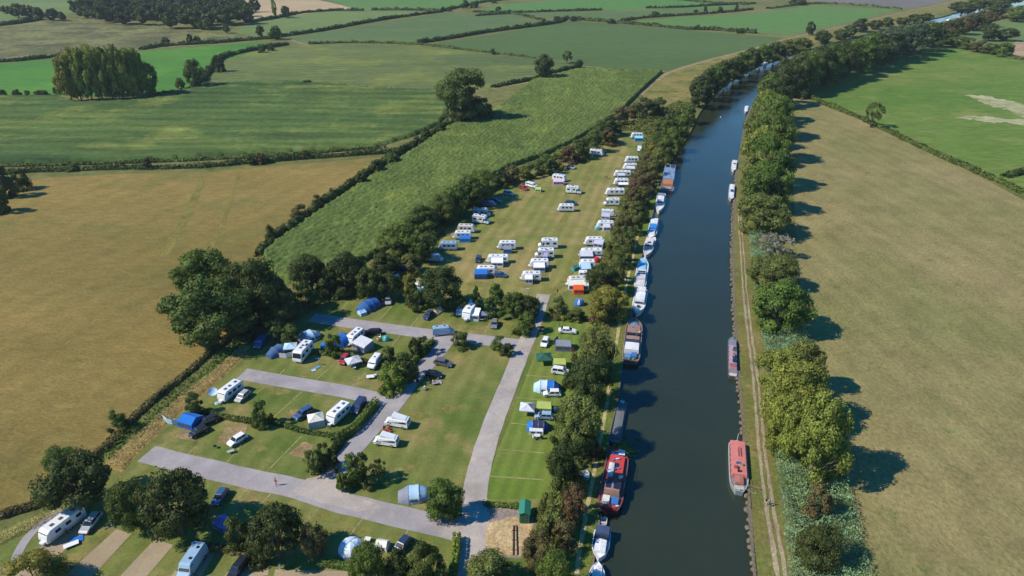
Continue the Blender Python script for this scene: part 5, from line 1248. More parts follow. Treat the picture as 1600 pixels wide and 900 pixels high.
tunnel('awning_tent', 'grey-blue awning tent with a pale front panel above the long motorhome', (482, 530), 40, 5.6, 4.2, 2.2, [TG, TLB, TLG], None)
m_t = dome('pop_up_tent', 'small teal pop-up tent beside the black car', (603, 532), 0, 2.0, 1.6, 1.3, TEAL, (.3, .6, .6))
gazebo('canopy', 'small blue sheet hanging beside the shrub on the upper row', (508, 543), 0, 1.8, 1.4, 1.4, TB, 1, cat='canopy')
gazebo('awning', 'white awning behind the red car', (553, 571), 30, 3.4, 3.0, 2.2, TLG, 0, cat='awning')
tunnel('tunnel_tent', 'long dark blue tunnel tent with a pale porch at the upper trees', (578, 481), 52, 7.4, 4.4, 2.4, [(.03, .12, .32), (.02, .11, .36), (.02, .10, .34), (.02, .06, .2)], None)
house_tent('porch_tent', 'pale blue porch at the lower end of the long dark blue tent', (566, 491), 40, 1.8, 2.0, 1.3, TLB, cat='tent')
house_tent('ridge_tent', 'small cream ridge tent above the dark blue car', (684, 488), 60, 2.6, 2.0, 1.4, (.62, .55, .36), eave=.25)
awning('white awning joined to the right side of the big caravan by the conifers', (742, 493), -10, 3.4, 3.0, 2.4, WHITE, TLG)
gazebo('gazebo', 'small grey canopy right of the big caravan by the conifers', (755, 497), 5, 2.2, 2.2, 2.0, TG, 0)
gazebo('gazebo', 'white gazebo between dark blue car and caravan on the middle row', (495, 663), 20, 3.2, 3.0, 2.6, CREAM, 2)
# right strip tents
house_tent('frame_tent', 'grey-blue frame tent with a pole porch on the right lawn strip', (880, 544), -5, 3.8, 3.0, 2.3, TG, (.14, .16, .22))
dome('pop_up_tent', 'small orange pop-up tent leaning by the weeping tree', (893, 548), 0, 1.2, 1.2, 1.2, ORG)
gazebo('gazebo', 'dark green gazebo with open sides on the right lawn strip', (850, 567), 4, 3.6, 3.4, 2.5, TGR, 0)
house_tent('frame_tent', 'upper lime green tent with an open front beside the green gazebo', (874, 572), -4, 3.0, 2.6, 2.1, LIME, (.28, .34, .09))
tunnel('frame_tent', 'long blue tent with pale clear panels on the right lawn strip', (855, 609), -6, 6.0, 3.4, 2.3, [TLB, (.55, .68, .8), TB, (.02, .09, .34)], None)
gazebo('gazebo', 'pale grey gazebo at the left of the lower tents', (824, 646), -6, 3.2, 3.0, 2.5, TLG, 0, col2=TG)
house_tent('frame_tent', 'lower lime green tent right of the pale grey gazebo', (850, 641), -6, 3.2, 2.6, 2.2, LIME, (.28, .34, .09))
dome('pop_up_tent', 'small dark teal tent right of the lower lime tent', (866, 643), 0, 1.8, 1.8, 1.3, (.03, .12, .13))
tunnel('tunnel_tent', 'dark blue tunnel tent lowest on the right lawn strip', (841, 670), -4, 4.6, 2.8, 1.9, [TB, (.03, .04, .09), (.03, .04, .10), TBD], None, windows=False)
house_tent('camping_trailer', 'low white trailer in front of the dark blue tunnel tent', (838, 676), -4, 2.8, 1.4, 1.1, (.62, .66, .7), eave=.8, cat='trailer')
# field awnings
awning('orange awning front below the wide cream awning roof', (903, 455), 0, 2.8, 2.0, 2.0, ORG)
awning('wide cream awning on the lowest caravan of the right column', (903, 449), 0, 5.6, 2.4, 2.5, (.7, .68, .6), TLG)
dome('dome_tent', 'small blue and pale dome tent under the orange awning', (905, 476), 0, 2.8, 2.6, 1.7, TB, TLG)
awning('blue awning of the buried caravan in the right column', (914, 421), 0, 2.9, 3.4, 2.4, TLB, TB)
house_tent('windbreak_tent', 'teal and dark sloping tent left of the blue awning', (899, 421), 50, 3.0, 1.2, 1.4, (.05, .32, .26), cat='tent')
house_tent('small_white_tent', 'small white tent below the blue awning', (911, 429), 0, 2.4, 1.4, 1.5, WHITE, cat='tent')
dome('dome_tent', 'small red tent right of the blue awning', (932, 409), 0, 2.4, 2.0, 1.6, (.6, .02, .04))
awning('grey-white awning on the long caravan in the right column', (915, 403), 0, 4.0, 2.6, 2.4, TLG, TG)
awning('lilac awning right of a white caravan in the right column', (937, 384), -20, 3.0, 2.6, 2.4, (.5, .5, .62))
awning('white porch awning beside the turquoise windbreak', (947, 359), 0, 2.4, 1.8, 2.2, TLG, TLG)
m_t = dome('pop_up_tent', 'turquoise windbreak shelter at the corner of a caravan', (933, 359), 0, 1.8, 1.2, 1.1, (.1, .5, .6))
awning('lilac-grey awning on the white panel camper van', (947, 341), -15, 3.0, 2.2, 2.1, (.45, .45, .58))
awning('low navy awning at the foot of a caravan in the right column', (973, 291), 0, 4.0, 1.6, 1.6, WHITE, NAVY)
awning('tan and grey awning near the seated campers', (970, 278), 0, 3.0, 1.4, 2.0, TLG, TG)
awning('bright blue awning of the topmost caravan', (997, 219), 0, 4.0, 2.4, 2.2, (.25, .6, .8), (.03, .25, .6))
awning('pale awning beside the third caravan from the top', (985, 267), -10, 3.6, 1.6, 2.1, TLG, TLG)
awning('pink and white striped awning at the upper left of the camping field', (872, 287), 0, 4.2, 2.4, 2.2, (.62, .5, .6), (.6, .38, .5))
house_tent('canopy_tent', 'lime green tent right of the red car at the hedge', (841, 299), -10, 2.4, 2.2, 1.8, (.42, .5, .2))
awning('small blue porch on the caravan left of centre', (793, 393), 0, 2.6, 1.8, 2.1, TG, (.05, .14, .36))
awning('white arched awning on the caravan left of centre', (777, 413), 0, 3.6, 2.4, 2.3, WHITE, WHITE)
awning('bright blue awning roof on the caravan left of centre', (752, 431), 0, 3.8, 2.4, 2.3, TB, TBD)
awning('awning with purple windows in the middle column', (842, 421), 0, 3.4, 2.2, 2.3, WHITE, (.35, .35, .5))
awning('tall white porch awning at the lowest caravan of the middle column', (826, 440), 0, 2.2, 2.0, 2.4, WHITE, TLG)
awning('blue awning skirt on the caravan at the tree row', (727, 376), 0, 3.6, 1.6, 1.9, TB, (.03, .2, .62))
awning('thin purple awning beside the second motorhome of the middle column', (852, 405), 0, 1.2, 1.6, 2.2, (.4, .35, .55))
dome('dome_tent', 'small light blue tent hidden behind the large dark round tree', (655, 458), 0, 2.6, 2.2, 1.5, (.12, .35, .6))
dome('dome_tent', 'dark blue tent in the shade left of the white car', (630, 422), 0, 2.6, 2.4, 1.6, (.02, .03, .2))
house_tent('trailer_tent', 'blue-purple tent in the shade right of the big dark tree', (352, 822), -30, 3.0, 2.4, 1.6, (.12, .16, .42))
house_tent('small_white_tent', 'white tent top showing above the sunlit tree at the bottom edge', (598, 856), -12, 2.0, 1.6, 1.7, (.75, .75, .7))

# ================================================================== SMALL CAMP THINGS
def table(label, px, ang, L=1.2, W=.7, Hh=.7, col=(.6, .6, .6), name='camping_table'):
    t = tent_root(name, label, 'table', px, ang); m = MB(); m.box((0, 0, Hh), (L, W, .05)); m.build('tabletop', CLOTH, t, color=col)
    for sx in (-1, 1):
        for sy in (-1, 1): m = MB(); m.tube((sx*L*.45, sy*W*.42, 0), (sx*L*.45, sy*W*.42, Hh-.02), .02, n=4); m.build('leg', STEEL, t)
    return t
def p_chair():
    t = thing('camping_chair'); m = MB(); m.box((0, 0, .42), (.5, .5, .05)); tinted(m.build('seat', CLOTH, t)); m = MB(); m.box((-.27, 0, .72), (.06, .5, .55)); tinted(m.build('backrest', CLOTH, t))
    for sx in (-1, 1):
        for sy in (-1, 1): m = MB(); m.tube((sx*.22, sy*.24, 0), (sx*.22, sy*.24, .42), .018, n=4); m.build('leg', STEEL, t)
    freeze(t); return t
CHAIR = p_chair()
def chair(label, px, ang, col): 
    p = G(*px); o = instance(CHAIR, label, 'chair', None, (p.x, p.y, .06), R(ang), (1.1, 1.1, 1.1), col); o.name = 'camping_chair'; return o
chair('left of two red chairs in front of the raised-roof camper', (601, 674), -80, RED)
chair('right of two red chairs in front of the raised-roof camper', (608, 676), -100, RED)
table('small table between the red chairs', (605, 672), 0, .8, .6, .6, (.3, .2, .15))
chair('dark camping chair at the left of the picnic group', (653, 599), -60, BLACK)
chair('dark camping chair at the right of the picnic group', (669, 599), -120, BLACK)
chair('white camping chair nearest the road below the picnic group', (663, 610), 90, (.6, .6, .55))
table('low table of the picnic beside the black car', (680, 601), 15, 1.3, .8, .45, (.35, .3, .3))
table('white table in front of the white camper van on the third row', (579, 591), 10, 1.8, 1.2, .5, (.72, .72, .7))
chair('pale chair right of the white table on the third row', (587, 588), 180, (.6, .6, .6))
chair('dark chair behind the pale one on the third row', (593, 594), 150, BLACK)
table('white folding table right of the red car', (549, 573), 20, 1.6, .7, .6, (.7, .7, .72))
table('small round-looking table with a bottle right of the red car', (554, 577), 0, .8, .8, .6, (.6, .6, .62))
table('white table with black things below the low trailer', (839, 684), 0, 1.2, .9, .6, (.65, .65, .62))
chair('black chair right of the lowest white table on the strip', (844, 686), 170, BLACK)
chair('white chair left of the lowest white table on the strip', (835, 687), 20, (.65, .65, .6))
chair('red chair right of the big caravan by the conifers', (763, 497), 180, (.4, .05, .03))
chair('brown chair below the grey canopy by the conifers', (757, 502), 90, (.2, .12, .06))
table('small table under the grey canopy by the conifers', (752, 502), 0, .9, .6, .6, (.4, .4, .4))
chair('dark chair of the seated pair beside the right caravan column', (946, 278), 0, (.15, .08, .08))
chair('second chair of the seated pair beside the right caravan column', (950, 279), 180, (.4, .35, .25))
chair('pink folding chair beside the teal tent', (590, 532), 200, (.6, .3, .28))
chair('white folding chair beside the teal tent', (593, 529), 200, (.7, .68, .66))
chair('small dark chair on the lawn left of the white hatchback', (337, 700), 30, BLACK)
table('grey table under the white hatchback', (361, 708), 30, 1.3, .7, .5, (.35, .42, .42))
table('white table left of the hidden tent at the bottom edge', (575, 846), -10, 1.0, .8, .6, (.72, .72, .7))
chair('brown chair under the awning at the caravan with the arched awning', (775, 421), 90, (.25, .14, .08))
table('pale table by the caravan with the arched awning', (773, 417), 0, 1, .7, .6, (.5, .35, .3))
table('white table beside the twin-axle caravan', (112, 853), 35, 2.2, 1.0, .35, (.75, .78, .8))
def blanket(label, px, ang, L, W, col):
    p = G(*px); m = MB(); n = 6
    vs = [((i/n-.5)*L, (j/n-.5)*W, .04+.10*random.random()) for i in range(n+1) for j in range(n+1)]
    m.add(vs, [(i*(n+1)+j, (i+1)*(n+1)+j, (i+1)*(n+1)+j+1, i*(n+1)+j+1) for i in range(n) for j in range(n)])
    o = m.build('blanket', CLOTH, color=col); o.location = (p.x, p.y, .06); o.rotation_euler = (0, 0, R(ang)); return tag(o, label, 'blanket')
blanket('bright blue crumpled sheet beside the twin-axle caravan', (120, 844), 30, 2.0, 1.4, TB)
blanket('blue towel on the lawn by the child below the long motorhome', (493, 576), 50, 2.4, .9, (.12, .3, .42))
blanket('white mat on the lawn by the long motorhome', (490, 579), 20, .9, .7, WHITE)
blanket('small pale mat on the shaded grass right of the long motorhome', (496, 561), 10, .8, .6, TLB)
blanket('picnic blanket by the black car on the middle lawn', (683, 598), 10, 2.0, 1.4, (.35, .33, .35))
# windbreak of pale blue panels left of the bright blue tent
def windbreak(label, pts, col, Hh=1.3):
    P = [G(*p) for p in pts]; t = thing('windbreak', label, 'windbreak', None, (P[0].x, P[0].y, .06))
    for a, b_ in zip(P, P[1:]):
        a = a-P[0]; b_ = b_-P[0]; m = MB(); m.panel([(a.x, a.y, .05), (b_.x, b_.y, .05), (b_.x, b_.y, Hh), (a.x, a.y, Hh)], .03); cloth(m, 'cloth_panel', t, col)
        m = MB(); m.tube((a.x, a.y, 0), (a.x, a.y, Hh+.15), .03, n=5); m.build('pole', WOOD, t)
    return t
windbreak('pale blue windbreak left of the bright blue tent', [(256, 656), (262, 662), (270, 664), (280, 663), (287, 668)], TLB)
windbreak('pale curved windbreak between tunnel tent and long motorhome', [(437, 559), (448, 560), (458, 557), (464, 552)], TLG)
windbreak('dark windbreak posts left of the grey frame tent', [(865, 539), (868, 534), (872, 532)], TG)
# satellite dish
t = tent_root('satellite_dish', 'round pale blue satellite dish beside the caravan on the middle cross road', 'dish', (335, 622), 0)
m = MB(); m.tube((0, 0, 0), (0, 0, 1.6), .05); m.build('pole', STEEL, t)
m = MB(); K = 12
vs = [(0, 0, 0)]+[(.5*math.cos(2*math.pi*i/K), .5*math.sin(2*math.pi*i/K), .1) for i in range(K)]+[(1.0*math.cos(2*math.pi*i/K), 1.0*math.sin(2*math.pi*i/K), .35) for i in range(K)]
m.add(vs, [(0, i+1, (i+1) % K+1) for i in range(K)]+[(i+1, (i+1) % K+1, (i+1) % K+K+1, i+K+1) for i in range(K)])
o = m.build('dish', CLOTH, t, color=TLB); o.location = (0, 0, 1.5); o.rotation_euler = (.5, .3, 0)
blanket('pale blue kit on the grass at the corner of the caravan with the dish', (342, 630), 30, 1.6, 1.0, TLB)
# green shed
p = G(820, 808); t = thing('shed', 'small green metal shed at the corner of the sand', 'shed', None, (p.x, p.y, .06), R(-4))
GS = flat('green_sheet', (.02, .14, .09), .5); m = MB(); m.box((0, 0, 1.1), (1.7, 3.0, 2.2)); m.build('wall', GS, t)
for s in (-1, 1): m = MB(); m.panel([(s*1.0, -1.65, 2.1), (s*1.0, 1.65, 2.1), (0, 1.65, 2.6), (0, -1.65, 2.6)][::s], .06); m.build('roof_panel', flat('green_roof', (.03, .2, .13), .5), t)
m = MB(); m.add([(-.85, -1.5, 2.2), (.85, -1.5, 2.2), (0, -1.5, 2.58)], [(0, 1, 2)]); m.add([(-.85, 1.5, 2.2), (.85, 1.5, 2.2), (0, 1.5, 2.58)], [(0, 1, 2)]); m.build('gable', GS, t)
d = MB(); d.box((0, -1.52, 1.0), (.9, .05, 1.9)); dd = d.build('door', flat('dark_green_door', (.015, .09, .06), .5), t)
m = MB(); m.box((.3, -1.57, 1.0), (.06, .06, .15)); m.build('handle', STEEL, dd)
# rusty rails on the sand
for x0, lab in ((802, 'left of two rusty steel rails lying on the sand'), (806.5, 'right of two rusty steel rails lying on the sand')):
    a, b_ = G(x0, 822), G(x0-(.5 if x0 < 805 else -1.5), 868); t = thing('rail', lab, 'rail', None, (a.x, a.y, .07)); d = b_-a
    m = MB(); an = math.atan2(d.y, d.x); L = d.length
    m.box((d.x/2, d.y/2, .22), (L, .12, .06), an); m.box((d.x/2, d.y/2, .11), (L, .05, .2), an); m.build('beam', RUST, t)
    for k in range(3): m = MB(); q = d*(k+.5)/3; m.box((q.x, q.y, .03), (.16, .5, .06), an); m.build('foot_plate', RUST, t)
# little posts, signs, bins
for px, lab, hh, c in [((671, 474), 'white marker post behind the cream tent', 1.0, WHITE), ((175, 822), 'white marker post above the first gravel pitch', 1.0, WHITE),
                       ((303, 855), 'white marker post above the third gravel pitch', .9, WHITE), ((824, 478), 'tall white post standing in the trees at the upper junction', 5.2, WHITE),
                       ((438, 889), 'white marker post at the bottom edge beside the brown track', .9, WHITE), ((712, 700), 'white marker post', .1, WHITE)]:
    if hh < .5: continue
    t = tent_root('marker_post', lab, 'post', px, 0); m = MB(); m.box((0, 0, hh/2), (.14, .14, hh)); m.build('post', flat('white_paint', (.7, .7, .7), .6), t); m = MB(); m.box((0, 0, hh+.05), (.3, .25, .22) if hh < 3 else (.9, .2, .2)); m.build('cap', flat('white_paint', (.7, .7, .7), .6), t)
t = tent_root('traffic_cone', 'orange cone at the kerb of the lower junction', 'cone', (528, 755), 0); m = MB(); m.tube((0, 0, .04), (0, 0, .7), .2, .03, 10); m.build('cone', flat('orange_plastic', (.7, .16, .05), .6), t); m = MB(); m.box((0, 0, .03), (.5, .5, .06)); m.build('base', TRIMM, t)
t = tent_root('wooden_bench', 'rough log bench on the left of the link road', 'bench', (534, 686), 30); m = MB(); m.box((0, 0, .45), (1.8, .4, .08)); m.build('seat', WOOD, t)
for s in (-1, 1): m = MB(); m.box((s*.7, 0, .2), (.12, .35, .4)); m.build('leg', WOOD, t)
def rowboat(label, px, ang, L=2.6, B=1.2, col=TLB, z=.1, name='dinghy', tube_=False):
    p = G(*px); t = thing(name, label, 'boat', None, (p.x, p.y, z), R(ang)); K = 10; m = MB(); vs = []
    def outl(sc, zz): return [(L/2*x*sc, B/2*w*sc, zz) for x, w in ((-1, -.75), (-.4, -1), (.3, -.9), (.75, -.5), (1, 0), (.75, .5), (.3, .9), (-.4, 1), (-1, .75))]
    a, b_, c = outl(.8, 0), outl(1., .45), outl(.88, .45); d_ = outl(.75, .12); n = 9
    vs = a+b_+c+d_; fs = [tuple(range(n))[::-1]]
    for k in range(3): fs += [(k*n+i, k*n+(i+1) % n, (k+1)*n+(i+1) % n, (k+1)*n+i) for i in range(n)]
    fs.append(tuple(range(3*n, 4*n))); m.add(vs, fs); m.build('hull', HULLP, t, color=col)
    for x in (-.3, .25): m = MB(); m.box((x*L, 0, .32), (.22, B*.8, .04)); m.build('seat', WOOD, t)
    return t
rowboat('pale blue dinghy lying on the grass left of the red barge', (915, 745), 80, 2.8, 1.5, (.35, .45, .52))
rowboat('small white dinghy among the bushes by the left towpath', (984, 386), 20, 2.6, 1.6, (.65, .66, .66))
rowboat('grey-white dinghy in the bushes lower down the left towpath', (974, 440), 60, 2.2, 1.8, (.6, .6, .6))
blanket('blue bag of rubbish under the rusty hawthorn', (909, 795), 0, 1.2, 1.1, (.01, .04, .25))
# gate by the far barge
t = tent_root('gate', 'white gangway railing beside the blue-roofed houseboat', 'gate', (1024, 292), 30)
for x in (-1.4, 0, 1.4): m = MB(); m.box((x, 0, .6), (.1, .1, 1.2)); m.build('post', flat('white_paint', (.7, .7, .7), .6), t)
for z_ in (.5, 1.1): m = MB(); m.box((0, 0, z_), (2.8, .06, .08)); m.build('rail', flat('white_paint', (.7, .7, .7), .6), t)

# ================================================================== BOATS
def boat(label, bow, stern, B, name='moored_boat', hull=WHITE, deck=(.5, .5, .48), free=.9, bowk=.35, sternk=.12, cat='boat', parts=(), zw=-.7, sternw=.75, rail=True):
    """local x runs stern -> bow; parts is a list of ready fittings (see fit)"""
    a, b_ = G(*stern), G(*bow); c = (a+b_)/2; d = b_-a; L = d.length
    t = thing(name, label, cat, None, (c.x, c.y, zw), math.atan2(d.y, d.x)); l = L/2; w = B/2
    def outline(k, zf, dz=0):
        pts = []
        for i in range(13):
            u = i/12; x = -l+L*u
            if u > 1-bowk: q = (u-(1-bowk))/bowk; ww = w*(1-q**2.1)*1.0+.02
            elif u < sternk: q = 1-u/sternk; ww = w*(1-(1-sternw)*q**1.6)
            else: ww = w
            pts.append((x*(1 if k == 1 else .985), ww*k, zf(u)+dz))
        return pts
    sh = lambda u: free*(1+.35*max(0, u-.55)/.45+.12*max(0, .2-u)/.2)
    low = [(x*.96, y*.86, -.3) for x, y, z_ in outline(1, sh)]; top = outline(1, sh); ins = outline(.88, sh); dk = outline(.86, sh, -.18)
    def ring(p): return p+[(x, -y, z_) for x, y, z_ in p[::-1]]
    m = MB(); n = 26; vs = ring(low)+ring(top); m.add(vs, [(i, (i+1) % n, (i+1) % n+n, i+n) for i in range(n)]); m.build('hull', HULLP, t, color=hull)
    m = MB(); vs = ring(top)+ring(ins)+ring(dk); m.add(vs, [(i, (i+1) % n, (i+1) % n+n, i+n) for i in range(n)]+[(i+n, (i+1) % n+n, (i+1) % n+2*n, i+2*n) for i in range(n)]); m.build('gunwale', HULLP, t, color=tuple(min(.75, x*1.1+.03) for x in hull))
    m = MB(); m.add(ring(dk), [(i, i+1, n-2-i, n-1-i) for i in range(12)]); m.build('deck', HULLP, t, color=deck)
    for f in parts: f(t, L, B, free)
    return t
def blk(name, x0, x1, wf, h, col, z0=None, mat=None, taper=.92, camber=True, off=0.):
    """cabin block from fraction x0 to x1 of the length, wf of the beam wide"""
    def f(t, L, B, fr):
        z = fr-.15 if z0 is None else z0; xa = -L/2+L*x0; xb = -L/2+L*x1; w = B/2*wf; k = taper; y = off*B/2
        m = MB(); hh = z+h
        vs = [(xa, y-w, z), (xb, y-w, z), (xb, y+w, z), (xa, y+w, z), (xa+.05, y-w*k, hh), (xb-.12*h, y-w*k, hh), (xb-.12*h, y+w*k, hh), (xa+.05, y+w*k, hh)]
        if camber:
            vs += [(xa+.05, y, hh+.08), (xb-.12*h, y, hh+.08)]
            fs = [(0, 1, 5, 4), (1, 2, 6, 9, 5), (2, 3, 7, 6), (3, 0, 4, 8, 7), (4, 5, 9, 8), (8, 9, 6, 7)]
        else: fs = [(0, 1, 5, 4), (1, 2, 6, 5), (2, 3, 7, 6), (3, 0, 4, 7), (4, 5, 6, 7)]
        m.add(vs, fs); m.build(name, mat or HULLP, t, color=col)
    return f
def ports(n, x0, x1, wf, z, h=.4, ww=.55, taper=.95):
    def f(t, L, B, fr):
        for s in (-1, 1):
            for i in range(n):
                x = -L/2+L*(x0+(x1-x0)*(i+.5)/n); wd = min(ww, L*(x1-x0)/n*.7); y = B/2*wf
                q = [(x-wd/2, s*y, z), (x+wd/2, s*y, z), (x+wd/2, s*(y-.03), z+h), (x-wd/2, s*(y-.03), z+h)]
                m = MB(); m.panel(q if s < 0 else q[::-1], .03); m.build('window', GLASS, t)
    return f
def screen(x, wf, z, h, rake=.5):
    def f(t, L, B, fr):
        xa = -L/2+L*x; w = B/2*wf; m = MB(); m.panel([(xa, -w, z), (xa, w, z), (xa-rake, w*.9, z+h), (xa-rake, -w*.9, z+h)], .03); m.build('windscreen', GLASS, t)
    return f
def slab(name, x0, x1, wf, z, col, mat=None, off=0., th=.06, n=1, gap=.1):
    def f(t, L, B, fr):
        for i in range(n):
            a = -L/2+L*(x0+(x1-x0)*i/n); b_ = -L/2+L*(x0+(x1-x0)*(i+1)/n)-(gap if n > 1 else 0)
            m = MB(); m.box(((a+b_)/2, off*B/2, z), (b_-a, B*wf, th)); m.build(name, mat or HULLP, t, color=col if isinstance(col, tuple) else None)
    return f
def clutter(n, x0, x1, z, wf=.7):
    def f(t, L, B, fr):
        rr = random.Random(int(L*100)); cs = [(.6, .6, .58), (.08, .2, .4), (.3, .18, .1), (.05, .05, .06), (.1, .25, .12), (.55, .3, .1), (.3, .32, .34)]
        for i in range(n):
            m = MB(); x = -L/2+L*rr.uniform(x0, x1); y = rr.uniform(-1, 1)*B/2*wf; h = rr.uniform(.15, .45)
            m.box((x, y, z+h/2), (rr.uniform(.3, .9), rr.uniform(.25, .6), h), rr.random()*3, taper=.8); m.build('deck_box', HULLP, t, color=rr.choice(cs))
    return f
def rope(side=1):
    def f(t, L, B, fr):
        for x, dx in ((L*.42, .8), (-L*.42, -.8)):
            m = MB(); p = (x, side*B*.3, fr); q = (x+dx*.6, side*(B*.5+.5), fr*.75); q2 = (x+dx, side*(B*.5+1.2), fr*.95); m.tube(p, q, .03, n=4); m.tube(q, q2, .03, n=4); m.build('mooring_rope', flat('rope', (.45, .42, .34), .9), t)
    return f
def mast(x, h, z=1., tilt=0.):
    def f(t, L, B, fr):
        xa = -L/2+L*x; m = MB(); m.tube((xa, 0, z), (xa+tilt, 0, z+h), .07, .04, 6); m.build('mast', flat('white_paint', (.7, .7, .7), .6), t)
    return f
def rails(x0, x1, wf=.93, h=.7):
    def f(t, L, B, fr):
        for s in (-1, 1):
            m = MB(); k = max(2, int((x1-x0)*L/1.6)); P_ = [(-L/2+L*(x0+(x1-x0)*i/k), s*B/2*wf, fr) for i in range(k+1)]
            for p in P_: m.tube(p, (p[0], p[1], p[2]+h), .02, n=4)
            m.tube((P_[0][0], P_[0][1], fr+h), (P_[-1][0], P_[-1][1], fr+h), .025, n=4); m.build('handrail', STEEL, t)
    return f
def tyres(n, x0=.1, x1=.85):
    def f(t, L, B, fr):
        for s in (-1, 1):
            for i in range(n):
                x = -L/2+L*(x0+(x1-x0)*i/(n-1)); m = MB(); m.tube((x, s*(B/2+.02), fr*.55), (x, s*(B/2+.2), fr*.55), .22, .22, 8); m.build('fender', TYRE, t)
    return f
HW = (.72, .73, .74); HRED = (.56, .06, .045); DKR = (.16, .02, .02); SAL = (.60, .19, .16); WDK = (.22, .12, .07); CB = (.05, .16, .42); SKY = (.22, .55, .75)
# left bank, bottom to top
boat('white motor boat cut off by the bottom edge at the left bank', (934, 880), (931, 925), 2.6, hull=HW, deck=HW, bowk=.5,
     parts=[blk('foredeck', .3, .85, .6, .5, HW), screen(.42, .55, 1.2, .5), blk('cabin', .05, .4, .7, .9, (.6, .6, .6)), rails(.55, .9, .6, .5)])
boat('white motor cruiser with a navy canopy below the small tender', (935, 876), (942, 829), 2.9, hull=HW, deck=HW, bowk=.5,
     parts=[blk('canopy', .02, .32, .85, 1.3, (.05, .08, .16), mat=CLOTH), blk('cabin', .34, .82, .68, .7, HW), screen(.42, .66, 1.35, .5), slab('hatch', .6, .68, .3, 1.36, BLACK, GLASS), rails(.5, .92, .7, .4), ports(3, .4, .75, .69, 1.0, .25), rope(-1)])
boat('small open white tender behind the red barge', (940.5, 822), (942.5, 806), 1.5, hull=(.62, .60, .56), deck=(.35, .30, .27), free=.55, name='tender',
     parts=[slab('seat', .1, .25, .8, .5, (.55, .5, .45)), slab('seat', .5, .62, .8, .5, (.55, .5, .45)), blk('outboard_motor', -.08, .03, .25, .5, BLACK)])
boat('large bright red barge with a white mast lying on its roof', (967, 706), (951, 800), 4.4, name='barge', hull=DKR, deck=(.2, .08, .07), free=1.3, bowk=.22, sternk=.16, sternw=.7,
     parts=[blk('cabin', .36, .84, .70, .9, HRED), slab('solar_panel', .62, .69, .2, 2.22, SOLAR, SOLAR), blk('upturned_dinghy', .45, .67, .24, .35, (.6, .62, .64), z0=2.1, off=.36), blk('wheelhouse', .2, .35, .66, 1.6, (.35, .2, .15)),
            slab('solar_panel', .23, .33, .22, 2.86, SOLAR, SOLAR, off=.32), slab('solar_panel', .23, .33, .22, 2.86, SOLAR, SOLAR, off=-.32), slab('blue_crate', .07, .18, .28, 1.5, CB, off=-.36, th=.5), slab('white_locker', .08, .18, .28, 1.5, (.65, .65, .62), off=.36, th=.6),
            slab('stern_bench', .02, .06, .5, 1.4, HRED, th=.3), blk('bow_canopy', .82, .92, .5, .6, (.06, .12, .3)), slab('bow_cover', .86, .95, .28, 2.0, HW, off=-.3), tyres(6), rails(.3, .8, .92), ports(5, .4, .8, .71, 1.55, .35), clutter(7, .4, .8, 2.15, .6), clutter(8, .04, .2, 1.15, .7), clutter(4, .84, .95, 1.3, .5), mast(.8, .1, 1.3, -3.5), rope(1)])
t = boat('half-sunk long grey boat in the shade beside the bushes', (973, 624), (961, 690), 2.3, name='old_boat', hull=(.12, .13, .14), deck=(.13, .14, .15), free=.55, bowk=.12,
     parts=[blk('cover', .1, .85, .8, .5, (.15, .16, .17), mat=CLOTH), slab('white_locker', .9, .95, .4, .75, (.6, .6, .6), th=.3)])
boat('wide old wooden barge with a white awning and blue crates', (992, 500), (985, 567), 4.3, name='barge', hull=(.16, .13, .12), deck=WDK, free=1.2, bowk=.25, sternk=.12, sternw=.8,
     parts=[blk('bow_hatch', .8, .9, .45, .4, (.15, .25, .4)), blk('hold_cover', .6, .8, .8, .5, (.32, .19, .14)), slab('glass_roof', .55, .6, .76, 1.5, GREY, GLASS, th=.5), blk('hold_cover', .44, .54, .8, .5, (.34, .21, .16)),
            slab('dark_cover', .34, .43, .78, 1.7, (.04, .04, .06), th=.5), blk('awning_roof', .16, .33, .82, 1.3, (.68, .68, .7), mat=CLOTH), slab('blue_crate', .06, .15, .3, 1.5, CB, off=-.3, th=.7), slab('blue_crate', .04, .13, .3, 1.4, (.1, .25, .45), off=.36, th=.5), tyres(5), clutter(9, .03, .16, 1.1, .75), clutter(6, .44, .8, 1.55, .7), clutter(5, .82, .93, 1.1, .4), rope(1), rails(.2, .7, .95, .6), ports(4, .45, .8, .81, 1.2, .25)])
boat('white motor cruiser moored above the old wooden barge', (995, 493), (1003, 455), 3.6, hull=HW, deck=HW, free=1.2, bowk=.42,
     parts=[blk('cabin', .25, .62, .78, 1.3, HW), screen(.63, .7, 1.6, .8, .7), ports(3, .28, .58, .79, 1.6, .4), blk('flybridge', .12, .3, .7, 2.0, HW), slab('hatch', .7, .77, .25, 1.55, BLACK, GLASS), rails(.6, .95, .6), slab('aft_cover', .02, .1, .8, 1.5, (.55, .55, .56))])
boat('long cruiser with a sky blue cover over its front', (1006, 405), (999, 451), 3.5, hull=(.62, .63, .66), deck=(.6, .58, .58), free=1.1, bowk=.3,
     parts=[blk('bow_cover', .52, .94, .62, .5, SKY, mat=CLOTH), blk('cabin', .2, .5, .8, 1.2, (.6, .58, .6)), slab('solar_panel', .38, .42, .6, 2.3, SOLAR, SOLAR), slab('solar_panel', .32, .36, .6, 2.3, SOLAR, SOLAR), blk('aft_deck', .03, .2, .8, .5, (.62, .6, .6)), ports(4, .22, .48, .81, 1.4, .35)])
